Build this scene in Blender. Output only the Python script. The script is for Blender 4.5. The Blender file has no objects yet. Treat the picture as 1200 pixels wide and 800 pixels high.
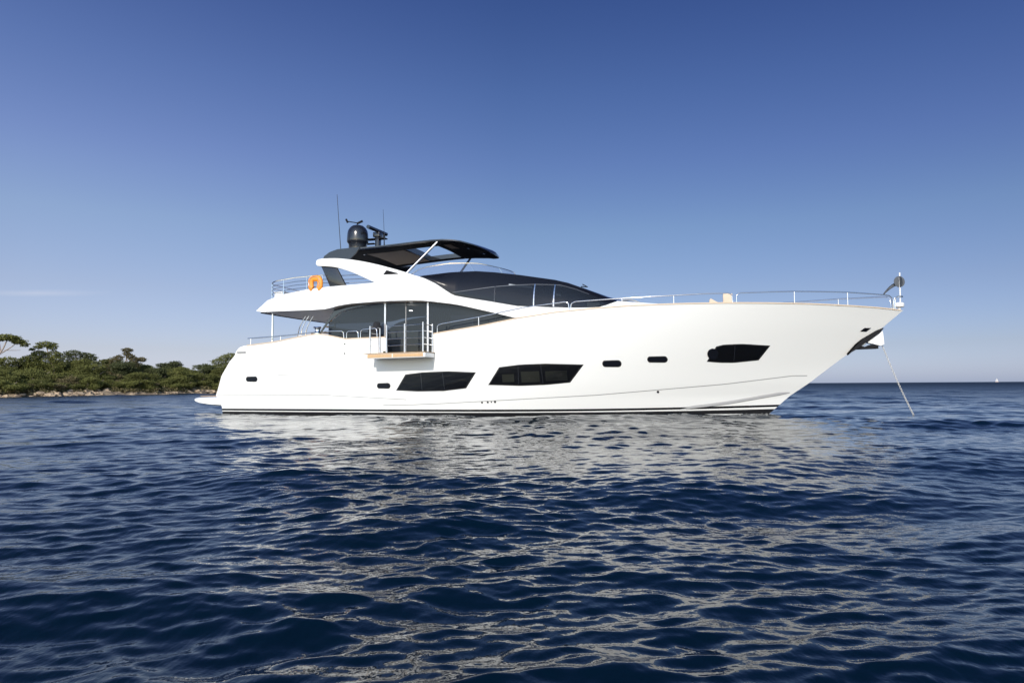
import bpy, bmesh, math, random
import numpy as np
from mathutils import Vector, Matrix

rad = math.radians
S = bpy.context.scene
C = S.collection

# ------------------------------------------------------------------ camera
cam = bpy.data.cameras.new("camera")
cam.lens = 24.0
cam.sensor_width = 36.0
cam.clip_start = 0.05
cam.clip_end = 60000
cam_o = bpy.data.objects.new("camera", cam)
C.objects.link(cam_o)
CAM_H = 1.15
PITCH, ROLL = rad(3.6334), rad(0.3667)
cam_o.matrix_world = (Matrix.Translation((0, 0, CAM_H)) @ Matrix.Rotation(math.pi / 2 + PITCH, 4, 'X')
                      @ Matrix.Rotation(-ROLL, 4, 'Z'))
S.camera = cam_o

# ------------------------------------------------------------------ sky and sun
SUN_EL = rad(27)
SUN_AZ = math.atan2(-0.225, -0.974)          # almost straight behind the photographer
w = bpy.data.worlds.new("World")
S.world = w
w.use_nodes = True
nt = w.node_tree
nt.nodes.clear()
out = nt.nodes.new('ShaderNodeOutputWorld')
bg = nt.nodes.new('ShaderNodeBackground')
sky = nt.nodes.new('ShaderNodeTexSky')
sky.sky_type = 'NISHITA'
sky.sun_disc = False
sky.sun_elevation = SUN_EL
sky.sun_rotation = SUN_AZ
sky.air_density = 1.0
sky.dust_density = 0.6
sky.ozone_density = 2.5
sky.altitude = 0
bg.inputs['Strength'].default_value = 0.15
# clear-weather grading of the sky by height above the horizon (deeper blue overhead)
tc = nt.nodes.new('ShaderNodeTexCoord')
sep = nt.nodes.new('ShaderNodeSeparateXYZ')
nt.links.new(tc.outputs['Generated'], sep.inputs[0])
ramp = nt.nodes.new('ShaderNodeValToRGB')
SKY_TINT = [(0.00, (0.297, 0.341, 0.566)),
            (0.05, (0.280, 0.278, 0.377)),
            (0.13, (0.291, 0.274, 0.328)),
            (0.22, (0.288, 0.289, 0.330)),
            (0.31, (0.247, 0.253, 0.338)),
            (0.40, (0.200, 0.224, 0.328)),
            (0.50, (0.149, 0.181, 0.303)),
            (1.00, (0.123, 0.163, 0.269))]
while len(ramp.color_ramp.elements) < len(SKY_TINT):
    ramp.color_ramp.elements.new(0.5)
for e, (p, c) in zip(ramp.color_ramp.elements, SKY_TINT):
    e.position = p
    e.color = (*c, 1)
nt.links.new(sep.outputs['Z'], ramp.inputs[0])
mul = nt.nodes.new('ShaderNodeMix')
mul.data_type = 'RGBA'
mul.blend_type = 'MULTIPLY'
mul.inputs['Factor'].default_value = 1.0
nt.links.new(sky.outputs[0], mul.inputs['A'])
# the air is hazier and brighter towards the west (left) than towards the east
xr = nt.nodes.new('ShaderNodeMapRange')
xr.inputs['From Min'].default_value = -1.0
nt.links.new(sep.outputs['X'], xr.inputs['Value'])
ramp2 = nt.nodes.new('ShaderNodeValToRGB')
EW = [(0.0, (1.0, .84, .79)), (0.215, (.93, .81, .755)), (0.34, (.735, .665, .64)), (0.5, (.526, .526, .526)), (0.785, (.44, .445, .49)), (1.0, (.42, .42, .47))]
while len(ramp2.color_ramp.elements) < len(EW):
    ramp2.color_ramp.elements.new(0.5)
for e, (p, c) in zip(ramp2.color_ramp.elements, EW):
    e.position = p
    e.color = (*c, 1)
nt.links.new(xr.outputs[0], ramp2.inputs[0])
vm = nt.nodes.new('ShaderNodeVectorMath')
vm.operation = 'MULTIPLY'
nt.links.new(ramp.outputs[0], vm.inputs[0])
zr = nt.nodes.new('ShaderNodeMapRange')
zr.inputs['From Max'].default_value = 0.28
zr.inputs['To Min'].default_value = 0.45
nt.links.new(sep.outputs['Z'], zr.inputs['Value'])
em = nt.nodes.new('ShaderNodeMix')
em.data_type = 'RGBA'
em.inputs['A'].default_value = (.526, .526, .526, 1)
nt.links.new(zr.outputs[0], em.inputs['Factor'])
nt.links.new(ramp2.outputs[0], em.inputs['B'])
nt.links.new(em.outputs['Result'], vm.inputs[1])
vs = nt.nodes.new('ShaderNodeVectorMath')
vs.operation = 'SCALE'
vs.inputs['Scale'].default_value = 1.9
nt.links.new(vm.outputs[0], vs.inputs[0])
nt.links.new(vs.outputs[0], mul.inputs['B'])
# the deepening belongs to the half of the sky away from the sun; the unseen sun side is left bright to fill the hull's shade
side = nt.nodes.new('ShaderNodeMapRange')
side.interpolation_type = 'SMOOTHSTEP'
side.inputs['From Min'].default_value = 0.05
side.inputs['From Max'].default_value = -0.6
side.inputs['To Min'].default_value = 1.0
side.inputs['To Max'].default_value = 0.15
nt.links.new(sep.outputs['Y'], side.inputs['Value'])
nt.links.new(side.outputs[0], mul.inputs['Factor'])
# one faint thread of cirrus low over the island
def mth(op, a, b=None, clamp=False):
    m_ = nt.nodes.new('ShaderNodeMath')
    m_.operation = op
    m_.use_clamp = clamp
    for k, v in enumerate((a, b)):
        if v is None: continue
        if isinstance(v, (int, float)): m_.inputs[k].default_value = v
        else: nt.links.new(v, m_.inputs[k])
    return m_.outputs[0]
yy = mth('MAXIMUM', sep.outputs['Y'], 0.05)
az = mth('DIVIDE', sep.outputs['X'], yy)
el = mth('DIVIDE', sep.outputs['Z'], yy)
cn = nt.nodes.new('ShaderNodeTexNoise')
cn.inputs['Scale'].default_value = 9.0
cn.inputs['Detail'].default_value = 6
mpc = nt.nodes.new('ShaderNodeMapping')
mpc.inputs['Scale'].default_value = (1.0, 1.0, 9.0)
nt.links.new(tc.outputs['Generated'], mpc.inputs[0])
nt.links.new(mpc.outputs[0], cn.inputs['Vector'])
wob = mth('MULTIPLY', mth('SUBTRACT', cn.outputs['Fac'], 0.5), 0.008)
dz = mth('ABSOLUTE', mth('SUBTRACT', mth('ADD', el, wob), mth('ADD', 0.1400, mth('MULTIPLY', mth('ADD', az, 0.68), -0.012))))
band = mth('SUBTRACT', 1.0, mth('DIVIDE', dz, 0.0055), True)
along = mth('SUBTRACT', 1.0, mth('DIVIDE', mth('ABSOLUTE', mth('ADD', az, 0.70)), 0.115), True)
cir = mth('MULTIPLY', mth('MULTIPLY', band, along), mth('MULTIPLY', cn.outputs['Fac'], 0.30))
cmix = nt.nodes.new('ShaderNodeMix')
cmix.data_type = 'RGBA'
cmix.inputs['B'].default_value = (3.6, 3.45, 3.5, 1)
nt.links.new(cir, cmix.inputs['Factor'])
nt.links.new(mul.outputs['Result'], cmix.inputs['A'])
nt.links.new(cmix.outputs['Result'], bg.inputs['Color'])
nt.links.new(bg.outputs[0], out.inputs[0])

sun = bpy.data.lights.new("sun", 'SUN')
sun.energy = 2.1
sun.angle = rad(0.55)
sun.color = (1.0, 0.93, 0.82)
sun_o = bpy.data.objects.new("sun", sun)
C.objects.link(sun_o)
sd = Vector((math.sin(SUN_AZ) * math.cos(SUN_EL), math.cos(SUN_AZ) * math.cos(SUN_EL), math.sin(SUN_EL)))
sun_o.rotation_euler = sd.to_track_quat('Z', 'Y').to_euler()
sun_o.location = (-10, -40, 30)

S.view_settings.view_transform = 'Standard'
S.view_settings.look = 'None'
S.view_settings.exposure = 0.80
S.view_settings.gamma = 1.0
S.view_settings.use_curve_mapping = False


# ------------------------------------------------------------------ helpers
def mat(name, col, rough=0.5, metal=0.0, coat=0.0, ior=1.5, noise=0.0, nscale=6.0, bump=0.0, bscale=40.0):
    m = bpy.data.materials.new(name)
    m.use_nodes = True
    n = m.node_tree
    b = n.nodes['Principled BSDF']
    b.inputs['Base Color'].default_value = (*col, 1)
    b.inputs['Roughness'].default_value = rough
    b.inputs['Metallic'].default_value = metal
    b.inputs['IOR'].default_value = ior
    b.inputs['Coat Weight'].default_value = coat
    b.inputs['Coat Roughness'].default_value = 0.04
    t = n.nodes.new('ShaderNodeTexCoord')
    if noise > 0:
        tx = n.nodes.new('ShaderNodeTexNoise')
        tx.inputs['Scale'].default_value = nscale
        tx.inputs['Detail'].default_value = 5
        n.links.new(t.outputs['Object'], tx.inputs['Vector'])
        mx = n.nodes.new('ShaderNodeMix')
        mx.data_type = 'RGBA'
        mx.inputs['A'].default_value = (*[c * (1 - noise) for c in col], 1)
        mx.inputs['B'].default_value = (*[min(1, c * (1 + noise)) for c in col], 1)
        n.links.new(tx.outputs['Fac'], mx.inputs['Factor'])
        n.links.new(mx.outputs['Result'], b.inputs['Base Color'])
    if bump > 0:
        tb = n.nodes.new('ShaderNodeTexNoise')
        tb.inputs['Scale'].default_value = bscale
        tb.inputs['Detail'].default_value = 4
        n.links.new(t.outputs['Object'], tb.inputs['Vector'])
        bp = n.nodes.new('ShaderNodeBump')
        bp.inputs['Strength'].default_value = bump
        bp.inputs['Distance'].default_value = 0.02
        n.links.new(tb.outputs['Fac'], bp.inputs['Height'])
        n.links.new(bp.outputs[0], b.inputs['Normal'])
    return m


def glass_mat(name, tint, body, bodyfac, rough=0.02):
    """tinted pane: part see-through, part smoked body colour, mirror-like by Fresnel"""
    m = bpy.data.materials.new(name)
    m.use_nodes = True
    n = m.node_tree
    b = n.nodes['Principled BSDF']
    b.inputs['Base Color'].default_value = (*body, 1)
    b.inputs['Roughness'].default_value = 0.6
    b.inputs['Specular IOR Level'].default_value = 0.0
    tr = n.nodes.new('ShaderNodeBsdfTransparent')
    tr.inputs[0].default_value = (*tint, 1)
    m1 = n.nodes.new('ShaderNodeMixShader')
    m1.inputs[0].default_value = bodyfac
    n.links.new(tr.outputs[0], m1.inputs[1])
    n.links.new(b.outputs[0], m1.inputs[2])
    gl = n.nodes.new('ShaderNodeBsdfGlossy')
    gl.inputs['Roughness'].default_value = rough
    fr = n.nodes.new('ShaderNodeFresnel')
    fr.inputs[0].default_value = 1.42
    m2 = n.nodes.new('ShaderNodeMixShader')
    n.links.new(fr.outputs[0], m2.inputs[0])
    n.links.new(m1.outputs[0], m2.inputs[1])
    n.links.new(gl.outputs[0], m2.inputs[2])
    n.links.new(m2.outputs[0], n.nodes['Material Output'].inputs[0])
    return m


class MB:
    """collects vertices and faces of one mesh"""
    def __init__(s):
        s.v, s.f = [], []

    def add(s, vs, fs):
        o = len(s.v)
        s.v += [tuple(p) for p in vs]
        s.f += [tuple(i + o for i in f) for f in fs]
        return s

    def grid(s, rows, close_u=False):
        n, k = len(rows), len(rows[0])
        vs = [p for r in rows for p in r]
        fs = []
        for i in range(n - 1):
            for j in range(k if close_u else k - 1):
                a, b = i * k + j, i * k + (j + 1) % k
                fs.append((a, b, b + k, a + k))
        return s.add(vs, fs)

    def box(s, x0, x1, y0, y1, z0, z1):
        vs = [(x, y, z) for x in (x0, x1) for y in (y0, y1) for z in (z0, z1)]
        return s.add(vs, [(0, 1, 3, 2), (4, 6, 7, 5), (0, 4, 5, 1), (2, 3, 7, 6), (0, 2, 6, 4), (1, 5, 7, 3)])

    def tube(s, path, r, n=8, r1=None):
        path = [Vector(p) for p in path]
        rings = []
        up = Vector((0.123, 0.31, 0.94)).normalized()
        for i, p in enumerate(path):
            a = path[max(0, i - 1)]
            b = path[min(len(path) - 1, i + 1)]
            d = (b - a).normalized()
            if abs(d.dot(up)) > 0.97:
                up = Vector((0.9, 0.3, 0.1)).normalized()
            x = d.cross(up).normalized()
            y = x.cross(d).normalized()
            up = y
            rr = r if r1 is None else r + (r1 - r) * i / (len(path) - 1)
            rings.append([p + x * rr * math.cos(t) + y * rr * math.sin(t)
                          for t in [2 * math.pi * k / n for k in range(n)]])
        s.grid(rings, True)
        o = len(s.v) - n * len(path)
        s.f.append(tuple(o + k for k in reversed(range(n))))
        s.f.append(tuple(len(s.v) - n + k for k in range(n)))
        return s

    def prism(s, poly, y0, y1):
        """(x, z) polygon extruded between y0 and y1"""
        n = len(poly)
        vs = [(x, y0, z) for x, z in poly] + [(x, y1, z) for x, z in poly]
        fs = [tuple(range(n)), tuple(reversed(range(n, 2 * n)))]
        fs += [(i, i + n, (i + 1) % n + n, (i + 1) % n) for i in range(n)]
        return s.add(vs, fs)

    def lathe(s, prof, n=24, c=(0, 0, 0)):
        rows = [[(c[0] + r * math.cos(t), c[1] + r * math.sin(t), c[2] + z)
                 for t in [2 * math.pi * k / n for k in range(n)]] for r, z in prof]
        return s.grid(rows, True)

    def build(s, name, m, parent=None, smooth=35, bevel=0.0, merge=False, tri=False):
        me = bpy.data.meshes.new(name)
        me.from_pydata([tuple(p) for p in s.v], [], s.f)
        bm = bmesh.new()
        bm.from_mesh(me)
        if merge:
            bmesh.ops.remove_doubles(bm, verts=bm.verts, dist=1e-4)
        if bevel > 0:
            ed = [e for e in bm.edges if len(e.link_faces) == 2 and e.calc_face_angle(0) > 0.6]
            bmesh.ops.bevel(bm, geom=ed, offset=bevel, segments=2, affect='EDGES', profile=0.6)
        big = [f for f in bm.faces if len(f.verts) > 4]
        if big:
            bmesh.ops.triangulate(bm, faces=big)
        bmesh.ops.recalc_face_normals(bm, faces=bm.faces)
        bm.to_mesh(me)
        bm.free()
        if smooth:
            for p in me.polygons:
                p.use_smooth = True
            me.set_sharp_from_angle(angle=rad(smooth))
        me.materials.append(m)
        o = bpy.data.objects.new(name, me)
        C.objects.link(o)
        if parent:
            o.parent = parent
        return o


def tag(o, label=None, cat=None, group=None, kind=None):
    if label: o['label'] = label
    if cat: o['category'] = cat
    if group: o['group'] = group
    if kind: o['kind'] = kind
    return o


def thing(name, label, cat, loc=(0, 0, 0), rz=0.0, group=None):
    o = bpy.data.objects.new(name, None)
    o.empty_display_size = 0.3
    o.location = loc
    o.rotation_euler = (0, 0, rz)
    C.objects.link(o)
    return tag(o, label, cat, group)


def smooth_path(pts, n=5):
    """Catmull-Rom through the points"""
    P = [Vector(p) for p in pts]
    P = [P[0] * 2 - P[1]] + P + [P[-1] * 2 - P[-2]]
    o = []
    for i in range(1, len(P) - 2):
        a, b, c, d = P[i - 1:i + 3]
        for k in range(n):
            t = k / n
            o.append(0.5 * ((2 * b) + (c - a) * t + (2 * a - 5 * b + 4 * c - d) * t * t + (3 * b - a - 3 * c + d) * t ** 3))
    o.append(P[-2])
    return o


def interp(x, T, k=1):
    return float(np.interp(x, [a[0] for a in T], [a[k] for a in T]))


# ------------------------------------------------------------------ materials
M = {}
M['gelcoat'] = mat('white_gelcoat', (0.82, 0.82, 0.80), 0.22, coat=0.5)
M['soffit'] = mat('soffit_panel', (0.80, 0.75, 0.69), 0.3, noise=0.06)
M['grey_line'] = mat('grey_seam', (0.30, 0.30, 0.30), 0.5)
M['trim'] = mat('grey_trim', (0.10, 0.11, 0.13), 0.5)
M['antifoul'] = mat('black_antifouling', (0.012, 0.012, 0.014), 0.5, noise=0.3, nscale=3)
M['stripe'] = mat('black_boot_stripe', (0.008, 0.008, 0.010), 0.25)
M['steel'] = mat('polished_steel', (0.72, 0.73, 0.75), 0.10, metal=1.0)
M['steel_post'] = mat('brushed_steel', (0.72, 0.72, 0.73), 0.38, metal=0.85)
M['teak'] = mat('teak', (0.55, 0.36, 0.19), 0.55, noise=0.2, nscale=18)
M['teak_cap'] = mat('varnished_cap_rail', (0.60, 0.47, 0.34), 0.4, noise=0.12, nscale=14)
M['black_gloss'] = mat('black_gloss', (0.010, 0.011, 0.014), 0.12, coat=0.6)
M['black_soft'] = mat('black_soft', (0.009, 0.009, 0.011), 0.7)
M['black_soft'].node_tree.nodes['Principled BSDF'].inputs['Specular IOR Level'].default_value = 0.15
M['carbon'] = mat('dark_grey_gloss', (0.014, 0.016, 0.021), 0.2, coat=0.4)
M['headliner_and_glint'] = mat('brown_headliner_and_glint', (0.30, 0.235, 0.18), 0.7, noise=0.08)
M['smoked'] = mat('smoked_glazing', (0.007, 0.008, 0.012), 0.06, ior=1.38)
M['frame_black'] = mat('black_window_frame', (0.008, 0.008, 0.009), 0.35)
M['saloon_glass'] = glass_mat('saloon_glass', (0.16, 0.18, 0.21), (0.022, 0.028, 0.038), 0.62)
M['door_glass'] = glass_mat('door_glass', (0.34, 0.36, 0.38), (0.022, 0.028, 0.038), 0.42)
M['pane'] = glass_mat('hull_pane', (0.40, 0.42, 0.42), (0.010, 0.011, 0.014), 0.45)
M['wh_pane'] = glass_mat('wheelhouse_pane', (0.40, 0.43, 0.47), (0.020, 0.025, 0.034), 0.55)
M['clear'] = glass_mat('clear_screen', (0.80, 0.83, 0.90), (0.30, 0.36, 0.48), 0.12)
M['blind'] = mat('beige_blind', (0.34, 0.34, 0.26), 0.8, noise=0.1)
M['curtain'] = mat('grey_curtain', (0.30, 0.33, 0.36), 0.8, noise=0.15, nscale=30)
M['inside'] = mat('dark_interior', (0.06, 0.045, 0.035), 0.6, noise=0.2)
M['sofa'] = mat('brown_upholstery', (0.28, 0.20, 0.13), 0.8, noise=0.15)
M['cream'] = mat('cream_cushion', (0.62, 0.50, 0.38), 0.85, noise=0.08, bump=0.2)
M['orange'] = mat('orange_buoy', (0.86, 0.30, 0.03), 0.55, noise=0.08)
M['white_pl'] = mat('white_plastic', (0.80, 0.80, 0.79), 0.35)
M['grey_cloth'] = mat('grey_cloth', (0.09, 0.10, 0.115), 0.9, noise=0.2)
M['dark_cloth'] = mat('dark_cloth', (0.014, 0.015, 0.019), 0.9, noise=0.3)
M['chain'] = mat('galvanised_chain', (0.70, 0.68, 0.64), 0.55, metal=0.2, noise=0.2)
M['lamp'] = bpy.data.materials.new('lamp_glow')
M['lamp'].use_nodes = True
_b = M['lamp'].node_tree.nodes['Principled BSDF']
_b.inputs['Emission Color'].default_value = (1, 0.95, 0.88, 1)
_b.inputs['Emission Strength'].default_value = 9.0

# ------------------------------------------------------------------ sea surface
def build_sea():
    rng = np.random.default_rng(11)
    NW = 280
    lam = np.exp(rng.uniform(np.log(0.11), np.log(8.0), NW))
    main = rad(-84)                               # travel direction of the chop
    spread = np.where(lam > 2.0, rad(26), rad(33))
    th = main + rng.normal(0, 1, NW) * spread
    k = 2 * np.pi / lam
    slope = WAVE_SLOPE * np.where(lam < 0.4, 1.1, 1.0) * np.where((lam > .2) & (lam < 0.9), 1.55, 1.0) * np.where(lam > 1.3, 0.92, 1.0) * np.where(lam > 3.0, 0.82, 1.0)
    lam = np.where(lam < 1.3, lam * 0.70, lam)
    k = 2 * np.pi / lam
    amp = slope / k * np.sqrt(2.0 / NW) * rng.uniform(0.6, 1.4, NW)
    ph = rng.uniform(0, 2 * np.pi, NW)
    kx, ky = k * np.cos(th), k * np.sin(th)
    order = np.argsort(lam)
    lam, amp, ph, kx, ky, k, th = (a[order] for a in (lam, amp, ph, kx, ky, k, th))

    # radii: fine close by, growing with distance; angles: fine where the boat lies, coarse elsewhere
    r = [0.7]
    while r[-1] < 32000:
        d = r[-1]
        g = 0.0042 * d if d < 60 else 0.0062 * d if d < 260 else 0.03 * d if d < 500 else 0.12 * d
        r.append(d + max(0.012, g))
    r = np.array(r)
    a = np.concatenate([np.linspace(-180, -56, 40, endpoint=False), np.linspace(-56, 56, 1150, endpoint=False),
                        np.linspace(56, 180, 41)])
    a = np.radians(a)
    da = np.radians(112 / 1150)
    R, A = np.meshgrid(r, a, indexing='ij')
    X, Y = R * np.sin(A), R * np.cos(A)
    Z = np.zeros_like(X)
    DX, DY = np.zeros_like(X), np.zeros_like(X)
    dr = np.gradient(r)
    for i, rr in enumerate(r):
        if rr > 420:
            break
        sp = max(dr[i], rr * da)
        wgt = np.clip((lam / sp - 2.2) / 2.0, 0, 1) * amp
        j = int(np.searchsorted(wgt > 0, True))
        if j >= NW:
            continue
        x, y = X[i], Y[i]
        # broad gusts: patches of livelier and calmer water
        gust = 0.85 + 0.22 * np.sin(0.21 * x + 0.13 * y + 1.0) * np.sin(0.09 * x - 0.17 * y + 2.2) + 0.16 * np.sin(0.55 * x + 0.4 * y)
        P = x[:, None] * kx[j:] + y[:, None] * ky[j:] + ph[j:]
        w_ = wgt[j:] * (1 + 0.34 * min(1, max(0, (rr - 5) / 16)) + 0.22 * min(1, max(0, (rr - 25) / 40)))      # livelier out of the island's lee
        sn, cs = np.sin(P), np.cos(P)
        Z[i] = (cs * w_).sum(1) * gust
        DX[i] = -(sn * w_ * np.cos(th[j:])).sum(1) * 0.62 * gust
        DY[i] = -(sn * w_ * np.sin(th[j:])).sum(1) * 0.62 * gust
    X += DX
    Y += DY
    Z -= R * R / (2 * 2.6e8)
    n, m = X.shape
    co = np.stack([X, Y, Z], -1).reshape(-1, 3).astype(np.float32)
    ii, jj = np.meshgrid(np.arange(n - 1), np.arange(m - 1), indexing='ij')
    q = (ii * m + jj).ravel()
    F = np.stack([q, q + 1, q + m + 1, q + m], -1).astype(np.int32)
    # close the middle under the camera
    co = np.vstack([co, [[0, 0, 0]]]).astype(np.float32)
    cidx = len(co) - 1
    T = np.stack([np.full(m - 1, cidx), np.arange(1, m), np.arange(0, m - 1)], -1).astype(np.int32)
    me = bpy.data.meshes.new('sea')
    me.vertices.add(len(co))
    me.vertices.foreach_set('co', co.ravel())
    loops = np.concatenate([F.ravel(), T.ravel()])
    me.loops.add(len(loops))
    me.loops.foreach_set('vertex_index', loops)
    nf = len(F) + len(T)
    me.polygons.add(nf)
    st = np.concatenate([np.arange(len(F)) * 4, len(F) * 4 + np.arange(len(T)) * 3]).astype(np.int32)
    me.polygons.foreach_set('loop_start', st)
    me.polygons.foreach_set('use_smooth', np.ones(nf, bool))
    me.update(calc_edges=True)
    me.validate()
    me.materials.append(sea_material())
    o = bpy.data.objects.new('water', me)
    C.objects.link(o)
    tag(o, kind='structure')


def sea_material():
    m = bpy.data.materials.new('sea_water')
    m.use_nodes = True
    n = m.node_tree
    b = n.nodes['Principled BSDF']
    b.inputs['Base Color'].default_value = (0.0008, 0.0072, 0.0165, 1)
    b.inputs['Roughness'].default_value = 0.045
    b.inputs['IOR'].default_value = 1.29
    g = n.nodes.new('ShaderNodeNewGeometry')
    # distance from the middle of the bay only sets how strongly unresolved chop is bumped in
    ln = n.nodes.new('ShaderNodeVectorMath')
    ln.operation = 'LENGTH'
    n.links.new(g.outputs['Position'], ln.inputs[0])
    def rmap(a, b_, c, d):
        r = n.nodes.new('ShaderNodeMapRange')
        r.inputs['From Min'].default_value = a
        r.inputs['From Max'].default_value = b_
        r.inputs['To Min'].default_value = c
        r.inputs['To Max'].default_value = d
        n.links.new(ln.outputs['Value'], r.inputs['Value'])
        return r
    def layer(scale, dist, strength, prev, rng, detail=3):
        mp = n.nodes.new('ShaderNodeMapping')
        mp.inputs['Rotation'].default_value = (0, 0, rad(28))
        mp.inputs['Scale'].default_value = (1.0, 0.55, 1.0)
        n.links.new(g.outputs['Position'], mp.inputs[0])
        t = n.nodes.new('ShaderNodeTexNoise')
        t.inputs['Scale'].default_value = scale
        t.inputs['Detail'].default_value = detail
        t.inputs['Roughness'].default_value = 0.55
        n.links.new(mp.outputs[0], t.inputs['Vector'])
        bp = n.nodes.new('ShaderNodeBump')
        bp.inputs['Distance'].default_value = dist
        bp.inputs['Strength'].default_value = strength
        n.links.new(t.outputs['Fac'], bp.inputs['Height'])
        if rng:
            n.links.new(rng.outputs[0], bp.inputs['Strength'])
        if prev:
            n.links.new(prev.outputs[0], bp.inputs['Normal'])
        return bp
    rr = n.nodes.new('ShaderNodeFloatCurve')
    lg = n.nodes.new('ShaderNodeMath')
    lg.operation = 'LOGARITHM'
    lg.inputs[1].default_value = 10
    n.links.new(ln.outputs['Value'], lg.inputs[0])
    sc_ = n.nodes.new('ShaderNodeMapRange')      # decades of distance: unresolved chop becomes roughness
    sc_.inputs['From Min'].default_value = 1.4
    sc_.inputs['From Max'].default_value = 2.6
    sc_.inputs['To Min'].default_value = 0.035
    sc_.inputs['To Max'].default_value = 0.48
    n.links.new(lg.outputs[0], sc_.inputs['Value'])
    n.links.new(sc_.outputs[0], b.inputs['Roughness'])
    n.nodes.remove(rr)
    b0 = layer(34.0, 0.0035, 0.5, None, rmap(3, 25, 0.15, 0.1), 2)
    b1 = layer(12.0, 0.014, 0.5, b0, rmap(3, 30, 0.5, 0.25))
    b2 = layer(3.2, 0.095, 0.5, b1, rmap(25, 90, 0.0, 0.8))
    b3 = layer(0.8, 0.26, 0.5, b2, rmap(45, 160, 0.0, 1.0), 4)
    n.links.new(b3.outputs[0], b.inputs['Normal'])
    return m


WAVE_SLOPE = 0.122
build_sea()

# ------------------------------------------------------------------ the yacht: frame and hull form
YAW = rad(-17.1035)
YO = Vector((-11.6488, 32.0195, 0.0))
YM = Matrix.Translation(YO) @ Matrix.Rotation(YAW, 4, 'Z')
def on_yacht(x, y, z):
    return YM @ Vector((x, y, z))

def lerp(a, b, t): return a + (b - a) * t
STEM = [(-0.9, 20.6), (0, 22.16), (0.67, 22.89), (1.14, 23.57), (1.72, 24.3), (2.33, 25.09), (3.07, 26.02), (3.75, 26.8), (4.2, 27.3)]
AFT = [(-0.9, 0.3), (0, 0.13), (0.32, 0.12), (0.79, -0.16), (0.97, -0.07), (1.62, 0.17), (2.2, 0.6), (2.48, 0.89), (2.62, 0.93),
       (2.82, 1.14), (2.87, 1.4), (4.5, 1.5)]
SHEER = [(1.45, 2.86), (2.8, 2.97), (4.04, 3.15), (4.77, 3.25), (5.24, 3.22), (6.21, 3.02), (7.0, 3.03), (7.98, 3.045), (8.0, 2.34),
         (9.99, 2.34), (10.01, 3.12), (11.83, 3.35), (13.34, 3.59), (14.79, 3.76), (16.34, 3.86), (17.54, 3.91), (19.28, 3.93),
         (20.7, 3.93), (22.11, 3.91), (23.53, 3.88), (24.97, 3.82), (25.87, 3.77), (26.48, 3.72), (26.8, 3.70)]
RAILBASE = [p for p in SHEER if p[1] > 2.5]
def zsheer(x): return interp(x, SHEER)
def zrail(x): return interp(x, RAILBASE)
def xstem(z): return interp(z, STEM)
def xaft(z): return interp(z, AFT)
def hb(x, z):
    """half breadth of the hull at station x and height z"""
    q = min(max(z / 3.9, -0.25), 1.1)
    x0 = lerp(7., 13.5, q)
    p = lerp(1.9, 2.5, q)
    bm = lerp(2.9, 3.2, min(1, max(q, 0)) ** .6) if q > 0 else lerp(2.9, 2.2, -q / .25)
    xs = xstem(z)
    t = (x - x0) / (xs - x0)
    b = bm if t <= 0 else 0.0 if t >= 1 else bm * (1 - t ** p)
    if x < 5:
        b -= 0.006 * (5 - x) ** 1.5
    return b

yacht = thing('motor_yacht', 'large white motor yacht with black hardtop lying at anchor on the blue sea', 'yacht', YO, YAW)

def hull_x(t, z):
    """station of hull column t at height z: raked stern and stem, upright amidships"""
    a = max(0.0, 1 - t / 0.2) ** 1.5
    b = max(0.0, (t - 0.35) / 0.65) ** 1.3
    return lerp(1.45, 26.8, t) + (xaft(z) - 1.45) * a + (xstem(z) - 26.8) * b

def build_hull():
    xs_cols = sorted(set([x for x, _ in SHEER] + list(np.linspace(1.45, 26.8, 120))))
    zlev = [-0.9, -0.5, -0.2] + list(np.linspace(0.0, 2.3, 24))
    cols = []
    inner = []
    for xc in xs_cols:
        t = (xc - 1.45) / (26.8 - 1.45)
        z_s = zsheer(xc)
        for _ in range(4):
            z_s = zsheer(min(26.8, max(1.45, hull_x(t, z_s)))) if not 7.5 < xc < 10.5 else zsheer(xc)
        col = []
        for z in zlev + [lerp(2.3, z_s, k / 8) for k in range(1, 9)]:
            x = hull_x(t, z)
            col.append((x, hb(x, z), z))
        xx, yy, zz = col[-1]
        dk = min(zz - 0.012, lerp(2.31, zz - 0.30 * min(1, max(0, (26.3 - xx) / 6)), min(max((xx - 10.2) / 3.5, 0), 1)))
        yi = max(yy - 0.13, yy * 0.5)
        yd = max(0.0, min(yi, hb(xx, dk) - 0.05))
        inner.append([(xx, yi, zz), (xx, yd, dk), (xx, 0.0, dk)])
        cols.append(col)
    mb = MB()
    for s in (-1, 1):
        mb.grid([[(x, s * y, z) for x, y, z in c] + [(x, s * y, z) for x, y, z in i] for c, i in zip(cols, inner)])
    tr = [[(p[0], p[1] * k, p[2]) for k in np.linspace(-1, 1, 7)] for p in cols[0]]
    mb.grid(tr)
    i0 = inner[0]
    mb.grid([[(p[0], p[1] * k, p[2]) for k in np.linspace(-1, 1, 3)] for p in [cols[0][-1]] + i0[:2]])
    return mb.build('hull', M['gelcoat'], yacht, smooth=28, merge=True)
hull = build_hull()

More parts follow.
